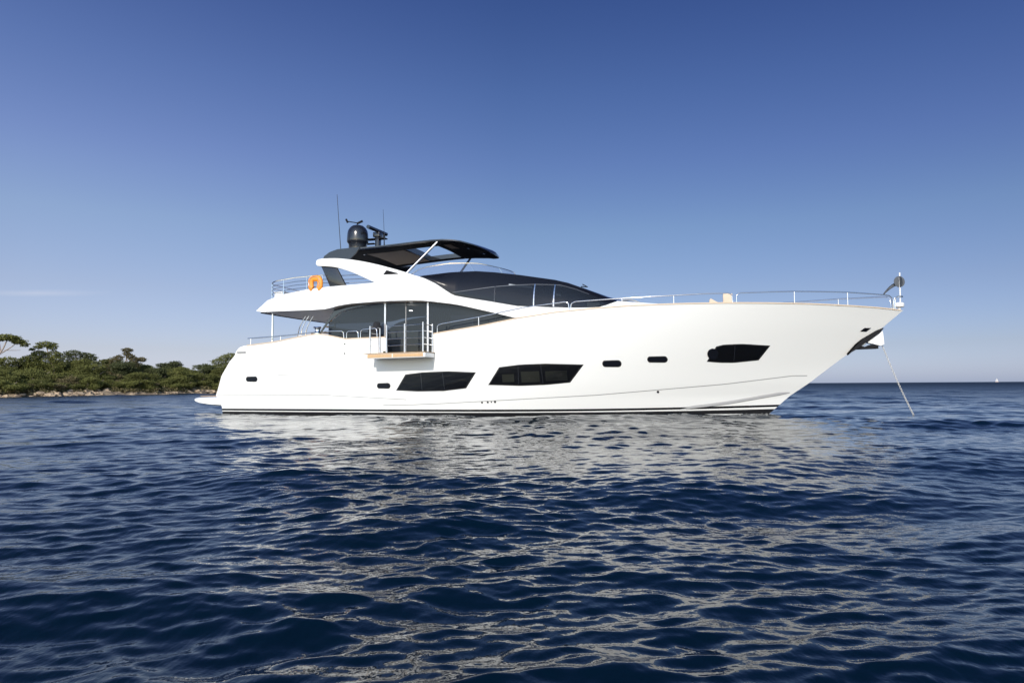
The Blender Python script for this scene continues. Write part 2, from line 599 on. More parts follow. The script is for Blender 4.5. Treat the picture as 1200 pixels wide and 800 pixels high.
def hull_strip(name, zlo, zhi, t0, t1, m, off=0.006, n=120, sides=(-1, 1), parent=None, thick=True):
    mb = MB()
    for s in sides:
        rows = []
        for i in range(n + 1):
            t = lerp(t0, t1, i / n)
            xm = lerp(0.1, 22.5, t)
            a, b = zlo(xm), zhi(xm)
            row = []
            for z in [lerp(a, b, j / 7) for j in range(8)]:
                x = lerp(xaft(z), xstem(z), t)
                row.append((x, s * (hb(x, z) + off), z))
            x0, y0, z0 = row[0]
            x1, y1, z1 = row[-1]
            row = [(x0, y0 - s * (off + .02), z0)] + row + [(x1, y1 - s * (off + .02), z1)]
            rows.append(row)
        mb.grid(rows)
    return mb.build(name, m, parent or hull, smooth=50)

rise = lambda x: 0.10 * max(0, (x - 12) / 9) ** 2
hull_strip('antifouling_band', lambda x: -0.6, lambda x: 0.105 + 0.7 * rise(x), 0, 1, M['antifoul'], 0.004)
hull_strip('boot_stripe', lambda x: 0.145 + rise(x), lambda x: 0.225 + rise(x), 0, 1, M['stripe'], 0.005)
KN = [(0, 0.81), (5.2, 0.76), (5.9, 0.70), (7.0, 0.50), (7.8, 0.39), (9, 0.41), (10.3, 0.46), (13, 0.60), (16.1, 0.76), (19.15, 1.01), (20.6, 1.13), (22.1, 1.31), (23, 1.42)]
KNT = [(0, 0.81), (1.9, 0.82), (5.2, 0.80), (7.85, 0.66)]
def knuckle(name, tab, x0, x1):
    mb = MB()
    for s in (-1, 1):
        rows = []
        for i in range(90):
            x = lerp(x0, x1, i / 89)
            z = interp(x, tab)
            y = hb(x, z)
            rows.append([(x, s * (y - .01), z - .02), (x, s * (hb(x, z - .015) + .006), z - .013), (x, s * (y + .006), z + .008), (x, s * (y - .01), z + .014)])
        mb.grid(rows)
    mb.build(name, M['grey_line'], hull, smooth=60)
knuckle('knuckle_line', [(7.8, 0.39)] + KN[5:], 7.8, 23.5)
knuckle('knuckle_line', [(-0.1, 0.82), (5.0, 0.80), (9.0, 0.60)], -0.1, 8.8)

def chine():
    CH = [(17.6, 0.12), (18.81, 0.20), (20.02, 0.33), (20.92, 0.46), (21.83, 0.62), (22.58, 0.75), (22.95, 0.82)]
    mb = MB()
    for s in (-1, 1):
        rows = []
        for i in range(50):
            x = lerp(19.0, 22.9, i / 49)
            z = interp(x, CH)
            wd = 0.030 * min(1, i / 8) * min(1, (49 - i) / 6 + .1)
            rows.append([(x, s * max(0, hb(x, z + .10) - .01), z + .12), (x, s * (hb(x, z) + wd), z + .01), (x, s * (hb(x, z) + wd), z - .02), (x, s * max(0, hb(x, z - .05) - .03), z - .05)])
        mb.grid(rows)
    mb.build('shaded_spray_rail', M['grey_line'], hull, smooth=30)  # rail coloured grey to paint in the shaded band along the chine
chine()

# teak capping along the bulwark
def cap_rail(x0, x1):
    for s in (-1, 1):
        mb = MB()
        rows = []
        n = int((x1 - x0) * 5) + 2
        for i in range(n):
            x = lerp(x0, x1, i / (n - 1))
            z = zrail(x) + 0.003
            y = hb(x, z - .01)
            yi = max(y - .15, y * .4)
            rows.append([(x, s * (y - .01), z - .018), (x, s * (y + .018), z - .016), (x, s * (y + .018), z + .022), (x, s * yi, z + .022), (x, s * yi, z - .02)])
        mb.grid(rows)
        k = len(mb.v) - 5 * n
        mb.f += [tuple(k + j for j in range(5)), tuple(len(mb.v) - 5 + j for j in range(5))]
        mb.build('cap_rail', M['teak_cap'], yacht, smooth=30)
cap_rail(1.5, 7.97)
cap_rail(10.02, 26.66)

# swim platform at the stern
def platform():
    prof = [(0.3, 0.30), (-0.13, 0.31), (-0.94, 0.36), (-1.40, 0.44), (-1.62, 0.52), (-1.69, 0.60), (-1.62, 0.66), (-1.45, 0.70), (-0.41, 0.735), (0.5, 0.75)]
    mb = MB()
    ys = [-2.72, -2.69, -2.55, -1.5, 0, 1.5, 2.55, 2.69, 2.72]
    rows = []
    for y in ys:
        q = max(0, abs(y) - 2.4) / 0.32
        cx = 0.22 * q ** 2
        rows.append([(x + (cx if x < 0 else 0), y, 0.53 + (z - 0.53) * (1 - 0.25 * q ** 3)) for x, z in prof])
    mb.grid(rows)
    mb.f += [tuple(range(len(prof))), tuple(len(mb.v) - len(prof) + i for i in range(len(prof)))]
    p = mb.build('swim_platform', M['gelcoat'], yacht, smooth=40)
    MB().box(-1.45, -0.2, -2.4, 2.4, 0.742, 0.756).build('teak_deck', M['teak'], p, smooth=0)
platform()

# ------------------------------------------------------------------ windows in the hull side
def resample(pts, n):
    P = [Vector((p[0], 0, p[1])) for p in pts]
    d = [0]
    for a, b in zip(P, P[1:]):
        d.append(d[-1] + (b - a).length)
    return [(float(np.interp(d[-1] * i / n, d, [p.x for p in P])), float(np.interp(d[-1] * i / n, d, [p.z for p in P]))) for i in range(n + 1)]

def hull_patch(bottom, top, off, n=14, m=6, inset=0.0, edge=True):
    lo, hi = resample(bottom, n), resample(top, n)
    rows = []
    for a, b in zip(lo, hi):
        r = []
        for j in range(m + 1):
            x, z = lerp(a[0], b[0], j / m), lerp(a[1], b[1], j / m)
            r.append((x, -(hb(x, z) + off), z))
        rows.append(r)
    mb = MB().grid(rows)
    if edge:
        back = [[(x, y + off + .03, z) for x, y, z in r] for r in (rows[0], rows[-1])]
        mb.grid([rows[0], back[0]])
        mb.grid([rows[-1], back[1]])
        for k in (0, -1):
            e = [r[k] for r in rows]
            mb.grid([e, [(x, y + off + .03, z) for x, y, z in e]])
    return mb

def shrink(pts_b, pts_t, d):
    """inset copy of the outline given as bottom and top chains"""
    def sh(p, dx, dz): return (p[0] + dx, p[1] + dz)
    b = [sh(p, 0, d) for p in pts_b]
    t = [sh(p, 0, -d) for p in pts_t]
    b[0] = sh(pts_b[0], d * 2.0, d); t[0] = sh(pts_t[0], d * 0.9, -d)
    b[-1] = sh(pts_b[-1], -d * 0.9, d); t[-1] = sh(pts_t[-1], -d * 2.0, -d)
    return b, t

def hull_window(bottom, top, bars=(), blinds=(), n=16):
    fr = hull_patch(bottom, top, 0.004, n).build('window', M['frame_black'], yacht, smooth=40, merge=True)
    b2, t2 = shrink(bottom, top, 0.045)
    for (x0, x1, z0, z1) in blinds:
        hull_patch([(x0, z0), (x1, z0 + (x1 - x0) * .02)], [(x0, z1), (x1, z1 + (x1 - x0) * .03)], 0.012, 12, 6, edge=False).build('blind', M['blind'], fr)
    hull_patch(b2, t2, 0.024, n, edge=False).build('pane', M['pane'], fr, smooth=60)
    for (xb, zb_, xt, zt_) in bars:
        hull_patch([(xb - .012, zb_), (xb + .012, zb_)], [(xt - .012, zt_), (xt + .012, zt_)], 0.030, 2, 6).build('mullion', M['carbon'], fr, merge=True)
    return fr

hull_window([(8.38, .96), (9.32, .915), (10.37, .93), (11.27, 1.03)], [(8.80, 1.58), (9.52, 1.655), (10.58, 1.685), (11.70, 1.63)],
            bars=[(10.42, .97, 10.36, 1.64), (9.5, .95, 9.46, 1.61)])
hull_window([(12.14, 1.15), (13.36, 1.11), (14.31, 1.14), (15.20, 1.22)], [(12.61, 1.81), (13.43, 1.90), (14.38, 1.92), (15.74, 1.87)],
            bars=[(14.22, 1.18, 14.18, 1.88), (13.30, 1.15, 13.34, 1.86)], blinds=[(12.70, 13.15, 1.25, 1.54), (13.42, 14.10, 1.24, 1.63), (14.32, 15.12, 1.28, 1.64)])
wb_ = hull_window([(20.02, 1.93), (20.5, 1.89), (20.95, 1.885), (21.80, 1.97)], [(20.36, 2.46), (20.6, 2.52), (21.25, 2.545), (22.20, 2.48)],
            bars=[(20.95, 1.95, 21.0, 2.5)], blinds=[])
# round opening light that overlaps the aft corner of the forward window
def hull_disc(cx, cz, r, off):
    rows = []
    for k in range(5):
        rr = r * k / 4
        rows.append([(cx + rr * math.cos(t), -(hb(cx + rr * math.cos(t), cz + rr * math.sin(t)) + off), cz + rr * math.sin(t))
                     for t in [2 * math.pi * j / 20 for j in range(20)]])
    rows.append([(x, y + off + .02, z) for x, y, z in rows[-1]])
    return MB().grid(rows, True)
hull_disc(20.24, 2.20, 0.19, 0.028).build('opening_light', M['smoked'], wb_, smooth=40, merge=True)

def porthole(x0, x1, zc, hz):
    """stadium-shaped port light"""
    def cap(a, b, h, off, name, m, par):
        pts_b, pts_t = [], []
        r = h
        for i in range(9):
            t = i / 8
            ang = math.pi * (1 - t)
            pts_b.append((a + r + r * math.cos(ang) if t < .5 else b - r + r * math.cos(ang), zc - r * math.sin(ang)))
            pts_t.append((pts_b[-1][0], zc + r * math.sin(ang)))
        return hull_patch(pts_b, pts_t, off, 24, 4).build(name, m, par, smooth=40, merge=True)
    f = cap(x0, x1, hz, 0.010, 'porthole', M['frame_black'], yacht)
    cap(x0 + .035, x1 - .035, hz - .035, 0.016, 'pane', M['smoked'], f)
porthole(1.42, 2.00, 1.46, 0.115)
porthole(7.56, 8.15, 1.145, 0.115)
porthole(16.40, 17.08, 1.89, 0.125)
porthole(17.98, 18.69, 2.025, 0.115)
for (x, z, r) in [(6.17, 2.82, .03), (6.16, 2.44, .03), (18.28, .86, .045), (11.84, .49, .035), (12.06, .50, .035), (12.20, .51, .025), (12.34, .515, .04)]:
    hull_disc(x, z, r, 0.012).build('drain', M['black_soft'], hull, merge=True)
# fairlead slots: stern quarter and bow
hull_patch([(1.02, 2.53), (1.44, 2.535)], [(0.98, 2.62), (1.44, 2.63)], 0.012, 4, 2).build('fairlead', M['grey_line'], hull, merge=True)
hull_patch([(25.27, 2.97), (25.50, 2.96)], [(25.42, 3.09), (25.66, 3.09)], 0.012, 4, 3).build('fairlead', M['smoked'], hull, merge=True)
hull_patch([(3.0, 1.62), (3.55, 1.62)], [(3.0, 1.645), (3.55, 1.645)], 0.006, 4, 2).build('vent', M['grey_line'], hull, merge=True)

# ------------------------------------------------------------------ superstructure: one white shell from the fly overhang to the foredeck
BODY = [  # x, bottom z, bottom half-width, top z, top half-width
    (1.74, 4.335, 2.86, 4.365, 2.84), (2.02, 4.265, 2.90, 4.62, 2.80), (2.19, 4.26, 2.9, 4.78, 2.76), (2.9, 4.262, 2.9, 5.0, 2.75), (4.14, 4.257, 2.9, 5.16, 2.75),
    (4.6, 4.255, 2.9, 5.19, 2.75), (5.1, 4.27, 2.9, 5.225, 2.75), (5.4, 4.32, 2.9, 5.235, 2.75), (5.68, 4.38, 2.9, 5.24, 2.75), (6.0, 4.42, 2.9, 5.25, 2.75), (6.34, 4.45, 2.9, 5.26, 2.75),
    (7.31, 4.478, 2.9, 5.29, 2.75), (8.06, 4.485, 2.9, 5.40, 2.75), (8.7, 4.47, 2.9, 5.52, 2.73), (9.1, 4.455, 2.9, 5.47, 2.71), (9.41, 4.44, 2.89, 5.36, 2.69), (9.83, 4.39, 2.87, 5.15, 2.57), (10.3, 4.32, 2.83, 4.82, 2.44),
    (10.58, 4.28, 2.81, 4.67, 2.38), (11.0, 4.20, 2.78, 4.57, 2.375), (11.89, 3.98, 2.71, 4.41, 2.37), (12.4, 3.85, 2.67, 4.30, 2.365), (13.09, 3.67, 2.62, 4.16, 2.36), (13.6, 3.52, 2.58, 4.12, 2.36),
    (14.6, 3.4, 2.5, 4.045, 2.35), (15.4, 3.42, 2.4, 4.02, 2.10), (16.18, 3.45, 2.25, 4.045, 1.81), (16.5, 3.46, 2.18, 4.16, 1.66), (16.81, 3.47, 2.1, 4.285, 1.52), (17.2, 3.5, 2.0, 4.25, 1.40), (17.65, 3.52, 1.9, 4.21, 1.3), (18.6, 3.55, 1.7, 4.12, 1.2),
    (19.4, 3.58, 1.5, 4.06, 1.1), (20.2, 3.58, 1.3, 3.90, .9), (20.8, 3.58, 1.1, 3.6, .8)]
def build_body():
    rows = []
    for x, zb, wb, zt, wt in BODY:
        r = 0.05 if zt - zb > .15 else 0.008
        if x < 9.2:
            zi = max(min(zt - 0.05, 4.62), zb + .02)
            sec = [(0, zb + 0.03), (wb - .5, zb + .025), (wb - .05, zb), (wb, zb + .3 * r), (wb - .005, zb + r), (lerp(wb, wt, .5) + .015, lerp(zb, zt, .5)), (wt + .01, zt - r), (wt - .02, zt), (wt - .16, zt), (wt - .20, zi), (0, zi)]
        else:
            f = min(1, (x - 9.2) / .5)
            sec = [(0, zb + 0.03), (wb - .5, zb + .025), (wb - .05, zb), (wb, zb + .3 * r), (wb - .005, zb + r), (lerp(wb, wt, .5) + .015, lerp(zb, zt, .5)), (wt + .01, zt - r), (wt - .02, zt), (wt - .16, zt + .002), (wt - .2, zt + .004), (0, zt + (0.06 if x > 16.5 else .004))]
        rows.append([(x, -y, z) for y, z in sec] + [(x, y, z) for y, z in reversed(sec)])
    mb = MB().grid(rows)
    n = len(rows[0])
    mb.f += [tuple(range(n)), tuple(len(mb.v) - n + i for i in range(n))]
    return mb.build('superstructure', M['gelcoat'], yacht, smooth=30, merge=True)
body = build_body()

# underside lining of the aft overhang and the side-deck soffit
def soffit():
    rows = []
    for x, zb, wb, zt, wt in [b for b in BODY if 1.9 < b[0] < 12.5]:
        rows.append([(x, y, zb - .004 - .012 * (1 - (y / wb) ** 2)) for y in np.linspace(-(wb - .06), wb - .06, 15)])
    MB().grid(rows).build('soffit', M['soffit'], body, smooth=60)
    MB().tube([(1.93, -2.78, 4.262), (1.86, -1.5, 4.262), (1.83, 0, 4.262), (1.86, 1.5, 4.262), (1.93, 2.78, 4.262)], 0.03, 6).build('edge_trim', M['black_soft'], body)
soffit()

# ------------------------------------------------------------------ saloon: glass walls, doors, interior
def saloon():
    top = [(b[0], b[1]) for b in BODY]
    def ztop(x): return interp(x, top) - 0.01
    AFTCURVE = [(5.02, 3.69), (5.3, 3.95), (5.6, 4.14), (6.0, 4.25), (6.4, 4.33), (6.9, 4.385), (7.6, 4.44)]
    def zgl(x):
        return min(ztop(x), interp(x, AFTCURVE)) if x < 7.6 else ztop(x)
    def wall(x0, x1, y, off=0.0, n=20):
        rows = []
        for i in range(n + 1):
            x = lerp(x0, x1, i / n)
            yy = y * 1.0
            if x > 11:
                yy = np.sign(y) * (abs(y) - 0.02 * (x - 11))
            rows.append([(x, yy, z) for z in np.linspace(2.36, zgl(x), 6)])
        return MB().grid(rows)
    Y = 2.50
    root = None
    for s in (-1, 1):
        g = wall(5.02, 7.63, s * Y).build('saloon_glass', M['saloon_glass'], yacht, smooth=40)
        d = wall(7.66, 9.50, s * Y, n=8).build('sliding_door', M['door_glass'], yacht, smooth=40)
        f = wall(9.53, 13.35, s * Y).build('saloon_glass', M['saloon_glass'], yacht, smooth=40)
        if s < 0:
            MB().box(7.60, 7.67, -2.55, -2.48, 2.34, ztop(7.63)).build('door_frame', M['steel_post'], d, smooth=0)
            MB().box(9.47, 9.54, -2.55, -2.48, 2.34, ztop(9.5)).build('door_frame', M['steel_post'], d, smooth=0)
            MB().box(8.53, 8.56, -2.53, -2.49, 2.34, ztop(8.5)).build('door_stile', M['grey_line'], d, smooth=0)
            # black edge trim of the glass, widened to paint in the soffit's shade
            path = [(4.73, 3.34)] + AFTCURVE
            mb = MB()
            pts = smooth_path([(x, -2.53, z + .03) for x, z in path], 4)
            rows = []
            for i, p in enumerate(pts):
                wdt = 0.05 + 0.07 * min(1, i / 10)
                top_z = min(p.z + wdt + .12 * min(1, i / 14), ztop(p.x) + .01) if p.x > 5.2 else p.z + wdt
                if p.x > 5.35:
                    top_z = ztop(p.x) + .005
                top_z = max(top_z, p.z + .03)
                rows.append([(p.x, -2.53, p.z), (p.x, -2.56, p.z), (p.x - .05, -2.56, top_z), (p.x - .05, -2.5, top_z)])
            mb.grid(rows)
            mb.build('curved_shade_trim', M['black_gloss'], yacht, smooth=40)
    # aft bulkhead of the saloon with glass doors, forward bulkhead, floor and ceiling
    MB().grid([[(5.03, y, z) for z in np.linspace(2.36, 3.6, 3)] for y in np.linspace(-2.49, 2.49, 5)]).build('aft_bulkhead', M['saloon_glass'], yacht)
    MB().box(5.0, 13.0, -2.47, 2.47, 2.325, 2.345).build('saloon_floor', M['inside'], yacht, smooth=0)
    MB().box(12.3, 12.36, -2.4, 2.4, 2.35, 3.82).build('forward_bulkhead', M['inside'], yacht, smooth=0)
    # a strip of drawn curtain just forward of the door
    rows = [[(9.62 + .78 * i / 24, -2.40 + .03 * math.sin(i * 1.6), z) for z in (2.40, 4.38 - 0.04 * i / 24)] for i in range(25)]
    MB().grid(rows).build('curtain', M['curtain'], yacht, smooth=60)
    MB().lathe([(0.001, 0), (.07, 0), (.075, .02), (.001, .021)], 16, (8.32, -1.6, 4.22)).build('ceiling_lamp', M['lamp'], yacht)
saloon()

# ------------------------------------------------------------------ dark wheelhouse glazing above the white shell
WH = [  # x, bottom z, bottom half-width, top z, top half-width
    (9.05, 5.42, 2.56, 5.47, 2.50), (9.23, 5.40, 2.56, 5.52, 2.40), (9.75, 5.16, 2.50, 5.58, 2.25), (10.28, 4.80, 2.42, 5.63, 2.15), (10.6, 4.66, 2.38, 5.64, 2.10),
    (11.37, 4.50, 2.37, 5.635, 2.05), (12.09, 4.36, 2.36, 5.56, 2.0), (13.14, 4.15, 2.36, 5.40, 1.95), (14.5, 4.05, 2.35, 5.15, 1.90), (15.0, 4.03, 2.22, 5.02, 1.82),
    (15.5, 4.03, 2.06, 4.83, 1.70), (16.0, 4.04, 1.88, 4.63, 1.52), (16.4, 4.12, 1.72, 4.47, 1.34), (16.7, 4.24, 1.58, 4.38, 1.2), (16.95, 4.28, 1.42, 4.32, 1.1), (17.25, 4.26, 1.2, 4.27, .9)]
def wh_sec(x):
    return [interp(x, WH, k) for k in (1, 2, 3, 4)]
def wh_pt(x, f, off=0.0):
    """point on the starboard side of the glazing: f = 0 at its foot, 1 at the roof edge"""
    zb, wb, zt, wt = wh_sec(x)
    bul = 0.06 * math.sin(math.pi * f)
    return (x, -(lerp(wb, wt, f ** 1.3) + bul + off), lerp(zb, zt, f))
def wheelhouse():
    rows = []
    xs = sorted(set([p[0] for p in WH] + list(np.linspace(9.05, 17.25, 60))))
    for x in xs:
        zb, wb, zt, wt = wh_sec(x)
        side = [wh_pt(x, k / 8) for k in range(9)]
        crown = 0.07 if x < 15 else 0.07 + 0.06 * min(1, (x - 15) / 2)
        top = [(x, -wt * c, zt + crown * (1 - c * c)) for c in (.85, .6, .3, 0)]
        half = side + top
        rows.append(half + [(a, -b, c) for a, b, c in reversed(half[:-1])])
    mb = MB().grid(rows)
    n = len(rows[0])
    mb.f += [tuple(range(n)), tuple(len(mb.v) - n + i for i in range(n))]
    wh = mb.build('wheelhouse', M['smoked'], yacht, smooth=40)
    LINE = [(10.45, 4.78), (12.2, 4.95), (13.0, 4.985), (13.75, 4.985), (14.73, 4.93), (15.3, 4.76), (15.87, 4.53), (16.3, 4.36)]
    def fline(x):
        zb, wb, zt, wt = wh_sec(x)
        return min(.96, max(0.02, (interp(x, LINE) - zb) / max(.05, zt - zb)))
    def window(x0, x1, name='wheelhouse_window'):
        rows = []
        for i in range(13):
            x = lerp(x0, x1, i / 12)
            f1 = fline(x)
            rows.append([wh_pt(x, lerp(0.03, f1, j / 5), 0.010) for j in range(6)])
        back = [[(a, b + .006, c) for a, b, c in r] for r in rows]
        return MB().grid(rows).build(name, M['wh_pane'], wh, smooth=60)
    edges = [10.6, 12.22, 13.78, 14.55, 16.35]
    for a, b in zip(edges, edges[1:]):
        window(a + .02, b - .02)
    for x in edges[1:-1]:
        mb = MB()
        mb.grid([[wh_pt(x + d, lerp(.02, fline(x) + .01, j / 6), o) for j in range(7)] for d, o in ((-.02, 0.0), (-.02, .022), (.02, .022), (.02, 0.0))])
        mb.build('mullion', M['steel'] if x > 13 else M['carbon'], wh, smooth=0)
    mb = MB()
    rows = []
    for i in range(40):
        x = lerp(10.5, 15.8, i / 39)
        f = fline(x)
        rows.append([wh_pt(x, f - .012, 0.0), wh_pt(x, f - .012, .016), wh_pt(x, f + .006, .016), wh_pt(x, f + .006, 0.0)])
    mb.grid(rows).build('window_trim', M['trim'], wh, smooth=0)
    # small pale and dark patches set just behind the panes
    def inner(x0, x1, fa, fb, m, name):
        MB().grid([[wh_pt(lerp(x0, x1, i / 4), lerp(fa, fb, j / 2), .005) for j in range(3)] for i in range(5)]).build(name, m, wh)
    inner(12.75, 13.68, .60, .66, M['curtain'], 'pale_band')
    inner(14.62, 14.80, .10, .82, M['curtain'], 'pale_strip')
    inner(15.75, 16.2, .05, .30, M['blind'], 'pane_patch')
    inner(13.95, 14.4, .2, .6, M['carbon'], 'pane_patch')
    # wiper on the windscreen
    MB().tube([(15.2, -0.3, 5.07), (15.5, -.5, 5.02), (15.3, -.5, 5.13)], .02, 6).build('wiper', M['black_soft'], wh)
    MB().tube(smooth_path([(16.95, -1.1, 4.35), (17.3, -.95, 4.36), (17.6, -.9, 4.25)], 4), .03, 6).build('wiper', M['grey_line'], wh)
wheelhouse()

# low clear windscreen round the front of the flybridge
def fly_screen():
    base, top = [], []
    n = 40
    for i in range(n + 1):
        a = lerp(-1, 1, i / n)
        ang = a * math.pi / 2
        y = 2.15 * math.sin(ang)
        x = 8.5 + 4.0 * max(0, math.cos(ang)) ** .75
        z0 = interp(x, [(8.4, 5.48), (10.5, 5.62), (11.5, 5.66), (12.6, 5.5)])
        hgt = interp(x, [(8.4, .06), (9.2, .36), (10.4, .42), (12.0, .36), (12.6, .34)])
        base.append((x, y, z0))
        top.append((x - .45 * hgt * 1.4, y * .96, z0 + hgt))
    s = MB().grid([base, top]).build('flybridge_windscreen', M['clear'], yacht, smooth=60)
    MB().tube(top, .016, 6).build('screen_rail', M['steel'], s)
    for k in (8, 14, 20, 26, 32):
        MB().tube([base[k], top[k]], .014, 6).build('stanchion', M['steel'], s)
fly_screen()

# ------------------------------------------------------------------ arch, hardtop and what stands on it
def arch():
    up = smooth_path([(4.50, 0, 6.37), (4.66, 0, 6.425), (5.1, 0, 6.425), (5.59, 0, 6.39), (6.4, 0, 6.26), (7.17, 0, 6.08), (7.9, 0, 5.87), (8.62, 0, 5.64), (9.2, 0, 5.42)], 4)
    lo = smooth_path([(8.9, 0, 5.1), (7.6, 0, 5.15), (7.17, 0, 5.33), (6.39, 0, 5.69), (5.9, 0, 5.88), (5.39, 0, 6.03), (4.9, 0, 6.10), (4.58, 0, 6.13), (4.47, 0, 6.22)], 4)
    poly = [(p.x, p.z) for p in up] + [(p.x, p.z) for p in lo]
    for s in (-1, 1):
        a = MB().prism(poly, s * 2.66, s * 2.40).build('arch', M['gelcoat'], yacht, smooth=30, bevel=0.03)
        MB().prism([(lerp(6.6, x, .96), lerp(5.9, z, .9)) for x, z in poly], s * 2.396, s * 2.36).build('arch_lining', M['black_soft'], a, smooth=30)
        MB().prism([(7.60, 5.60), (7.75, 5.78), (8.28, 5.62), (8.25, 5.595)], s * 2.668, s * 2.60).build('arch_vent', M['black_soft'], a, smooth=0)
        # dark leg from the coaming up into the arch tip
        MB().prism([(4.66, 6.15), (5.37, 6.07), (5.86, 5.22), (5.12, 5.20)], s * 2.56, s * 2.44).build('arch_leg', M['carbon'], a, smooth=30, bevel=.02)
        # grey quarter panel between the arch and the hardtop
        MB().prism([(4.64, 6.40), (4.72, 6.58), (5.0, 6.74), (5.35, 6.83), (6.40, 6.86), (6.2, 6.6), (5.88, 6.33), (5.4, 6.38)], s * 2.42, s * 2.36).build('quarter_panel', M['carbon'], a, smooth=30)
arch()

HT = [  # x, edge height, half width
    (4.50, 6.50, 2.0), (4.68, 6.62, 2.28), (4.9, 6.74, 2.34), (5.3, 6.83, 2.34), (5.7, 6.87, 2.30), (6.2, 6.885, 2.2), (7.0, 6.92, 2.1), (7.95, 6.97, 2.05), (8.7, 7.01, 2.03), (9.4, 7.03, 2.03)]
for x in (9.9, 10.3, 10.6, 10.85, 11.05, 11.2, 11.32, 11.40, 11.45, 11.48, 11.495, 11.5):
    HT.append((x, interp(x, [(9.4, 7.03), (10, 7.02), (10.6, 6.95), (11.1, 6.82), (11.4, 6.70), (11.5, 6.63)]), 2.03 * max(0.0, 1 - (max(0, x - 9.6) / 1.9) ** 3.0) ** .5 + .01))
def hardtop():
    fr = [-1, -.97, -.9, -.78, -.64, -.4, -.2, 0, .2, .4, .64, .78, .9, .97, 1]
    def lay(x, f):
        ze, wd = interp(x, HT), interp(x, HT, 2)
        y = f * wd
        c = 0.12 * (1 - f * f)
        th = 0.05 + 0.16 * (1 - abs(f) ** 5)
        th = th * min(1, .35 + (11.5 - x) * 1.1)
        return (x, y, ze + c), (x, y, ze + c - th)
    xs = [p[0] for p in HT]
    top = [[lay(x, f)[0] for f in fr] for x in xs]
    bot = [[lay(x, f)[1] for f in fr] for x in xs]
    i0, i1 = xs.index(7.95), xs.index(9.4)
    j0, j1 = fr.index(-.64), fr.index(.64)
    mb = MB()
    k = len(fr)
    n = len(xs)
    vs = [p for r in top for p in r] + [p for r in bot for p in r]
    fs = []
    o = n * k
    for i in range(n - 1):
        for j in range(k - 1):
            if i0 <= i < i1 and j0 <= j < j1:
                continue
            a = i * k + j
            fs += [(a, a + 1, a + k + 1, a + k), (o + a, o + a + k, o + a + k + 1, o + a + 1)]
    for i in range(n - 1):
        for j in (0, k - 1):
            a = i * k + j
            fs.append((a, a + k, a + k + o, a + o))
    for j in range(k - 1):
        for i in (0, n - 1):
            a = i * k + j
            fs.append((a, a + 1, a + 1 + o, a + o))
    for i in range(i0, i1):
        for j in (j0, j1):
            a = i * k + j
            fs.append((a, a + k, a + k + o, a + o))
    for j in range(j0, j1):
        for i in (i0, i1):
            a = i * k + j
            fs.append((a, a + 1, a + 1 + o, a + o))
    mb.add(vs, fs)
    h = mb.build('hardtop', M['black_gloss'], yacht, smooth=40, merge=True)
    def under(x0, x1, fa, fb, m, name, off=.012, nx=6):
        rows = []
        for i in range(nx + 1):
            x = lerp(x0, x1, i / nx)
            rows.append([(p[0], p[1], p[2] - off) for p in [lay(x, lerp(fa, fb, j / 8))[1] for j in range(9)]])
        MB().grid(rows).build(name, m, h, smooth=60)
    under(4.72, 6.10, -.93, .93, M['black_soft'], 'underside')
    under(9.45, 11.42, -.93, .93, M['black_soft'], 'underside', nx=14)
    for a_, b_ in ((-.93, -.66), (.66, .93)):
        under(6.10, 9.45, a_, b_, M['black_soft'], 'underside')
    under(6.15, 7.85, -.64, .64, M['headliner_and_glint'], 'headliner_and_glint')
    under(9.75, 10.1, -.78, -.3, M['headliner_and_glint'], 'headliner_and_glint', off=.02)  # light patch painting a reflection onto the front underside
    for (x, f) in [(10.6, -.45), (10.9, .1), (6.0, -.6)]:
        p = lay(x, f)[1]
        MB().lathe([(.001, 0), (.06, 0), (.06, -.02), (.001, -.025)], 12, p).build('downlight', M['steel'], h)
    # steel struts carrying the front of the hardtop
    for s in (-1, 1):
        p = lay(9.65, s * .93)[1]
        MB().tube([(8.40, s * 2.3, 5.62), (p[0], p[1], p[2] + .02)], .05, 10).build('strut', M['steel'], h)
hardtop()

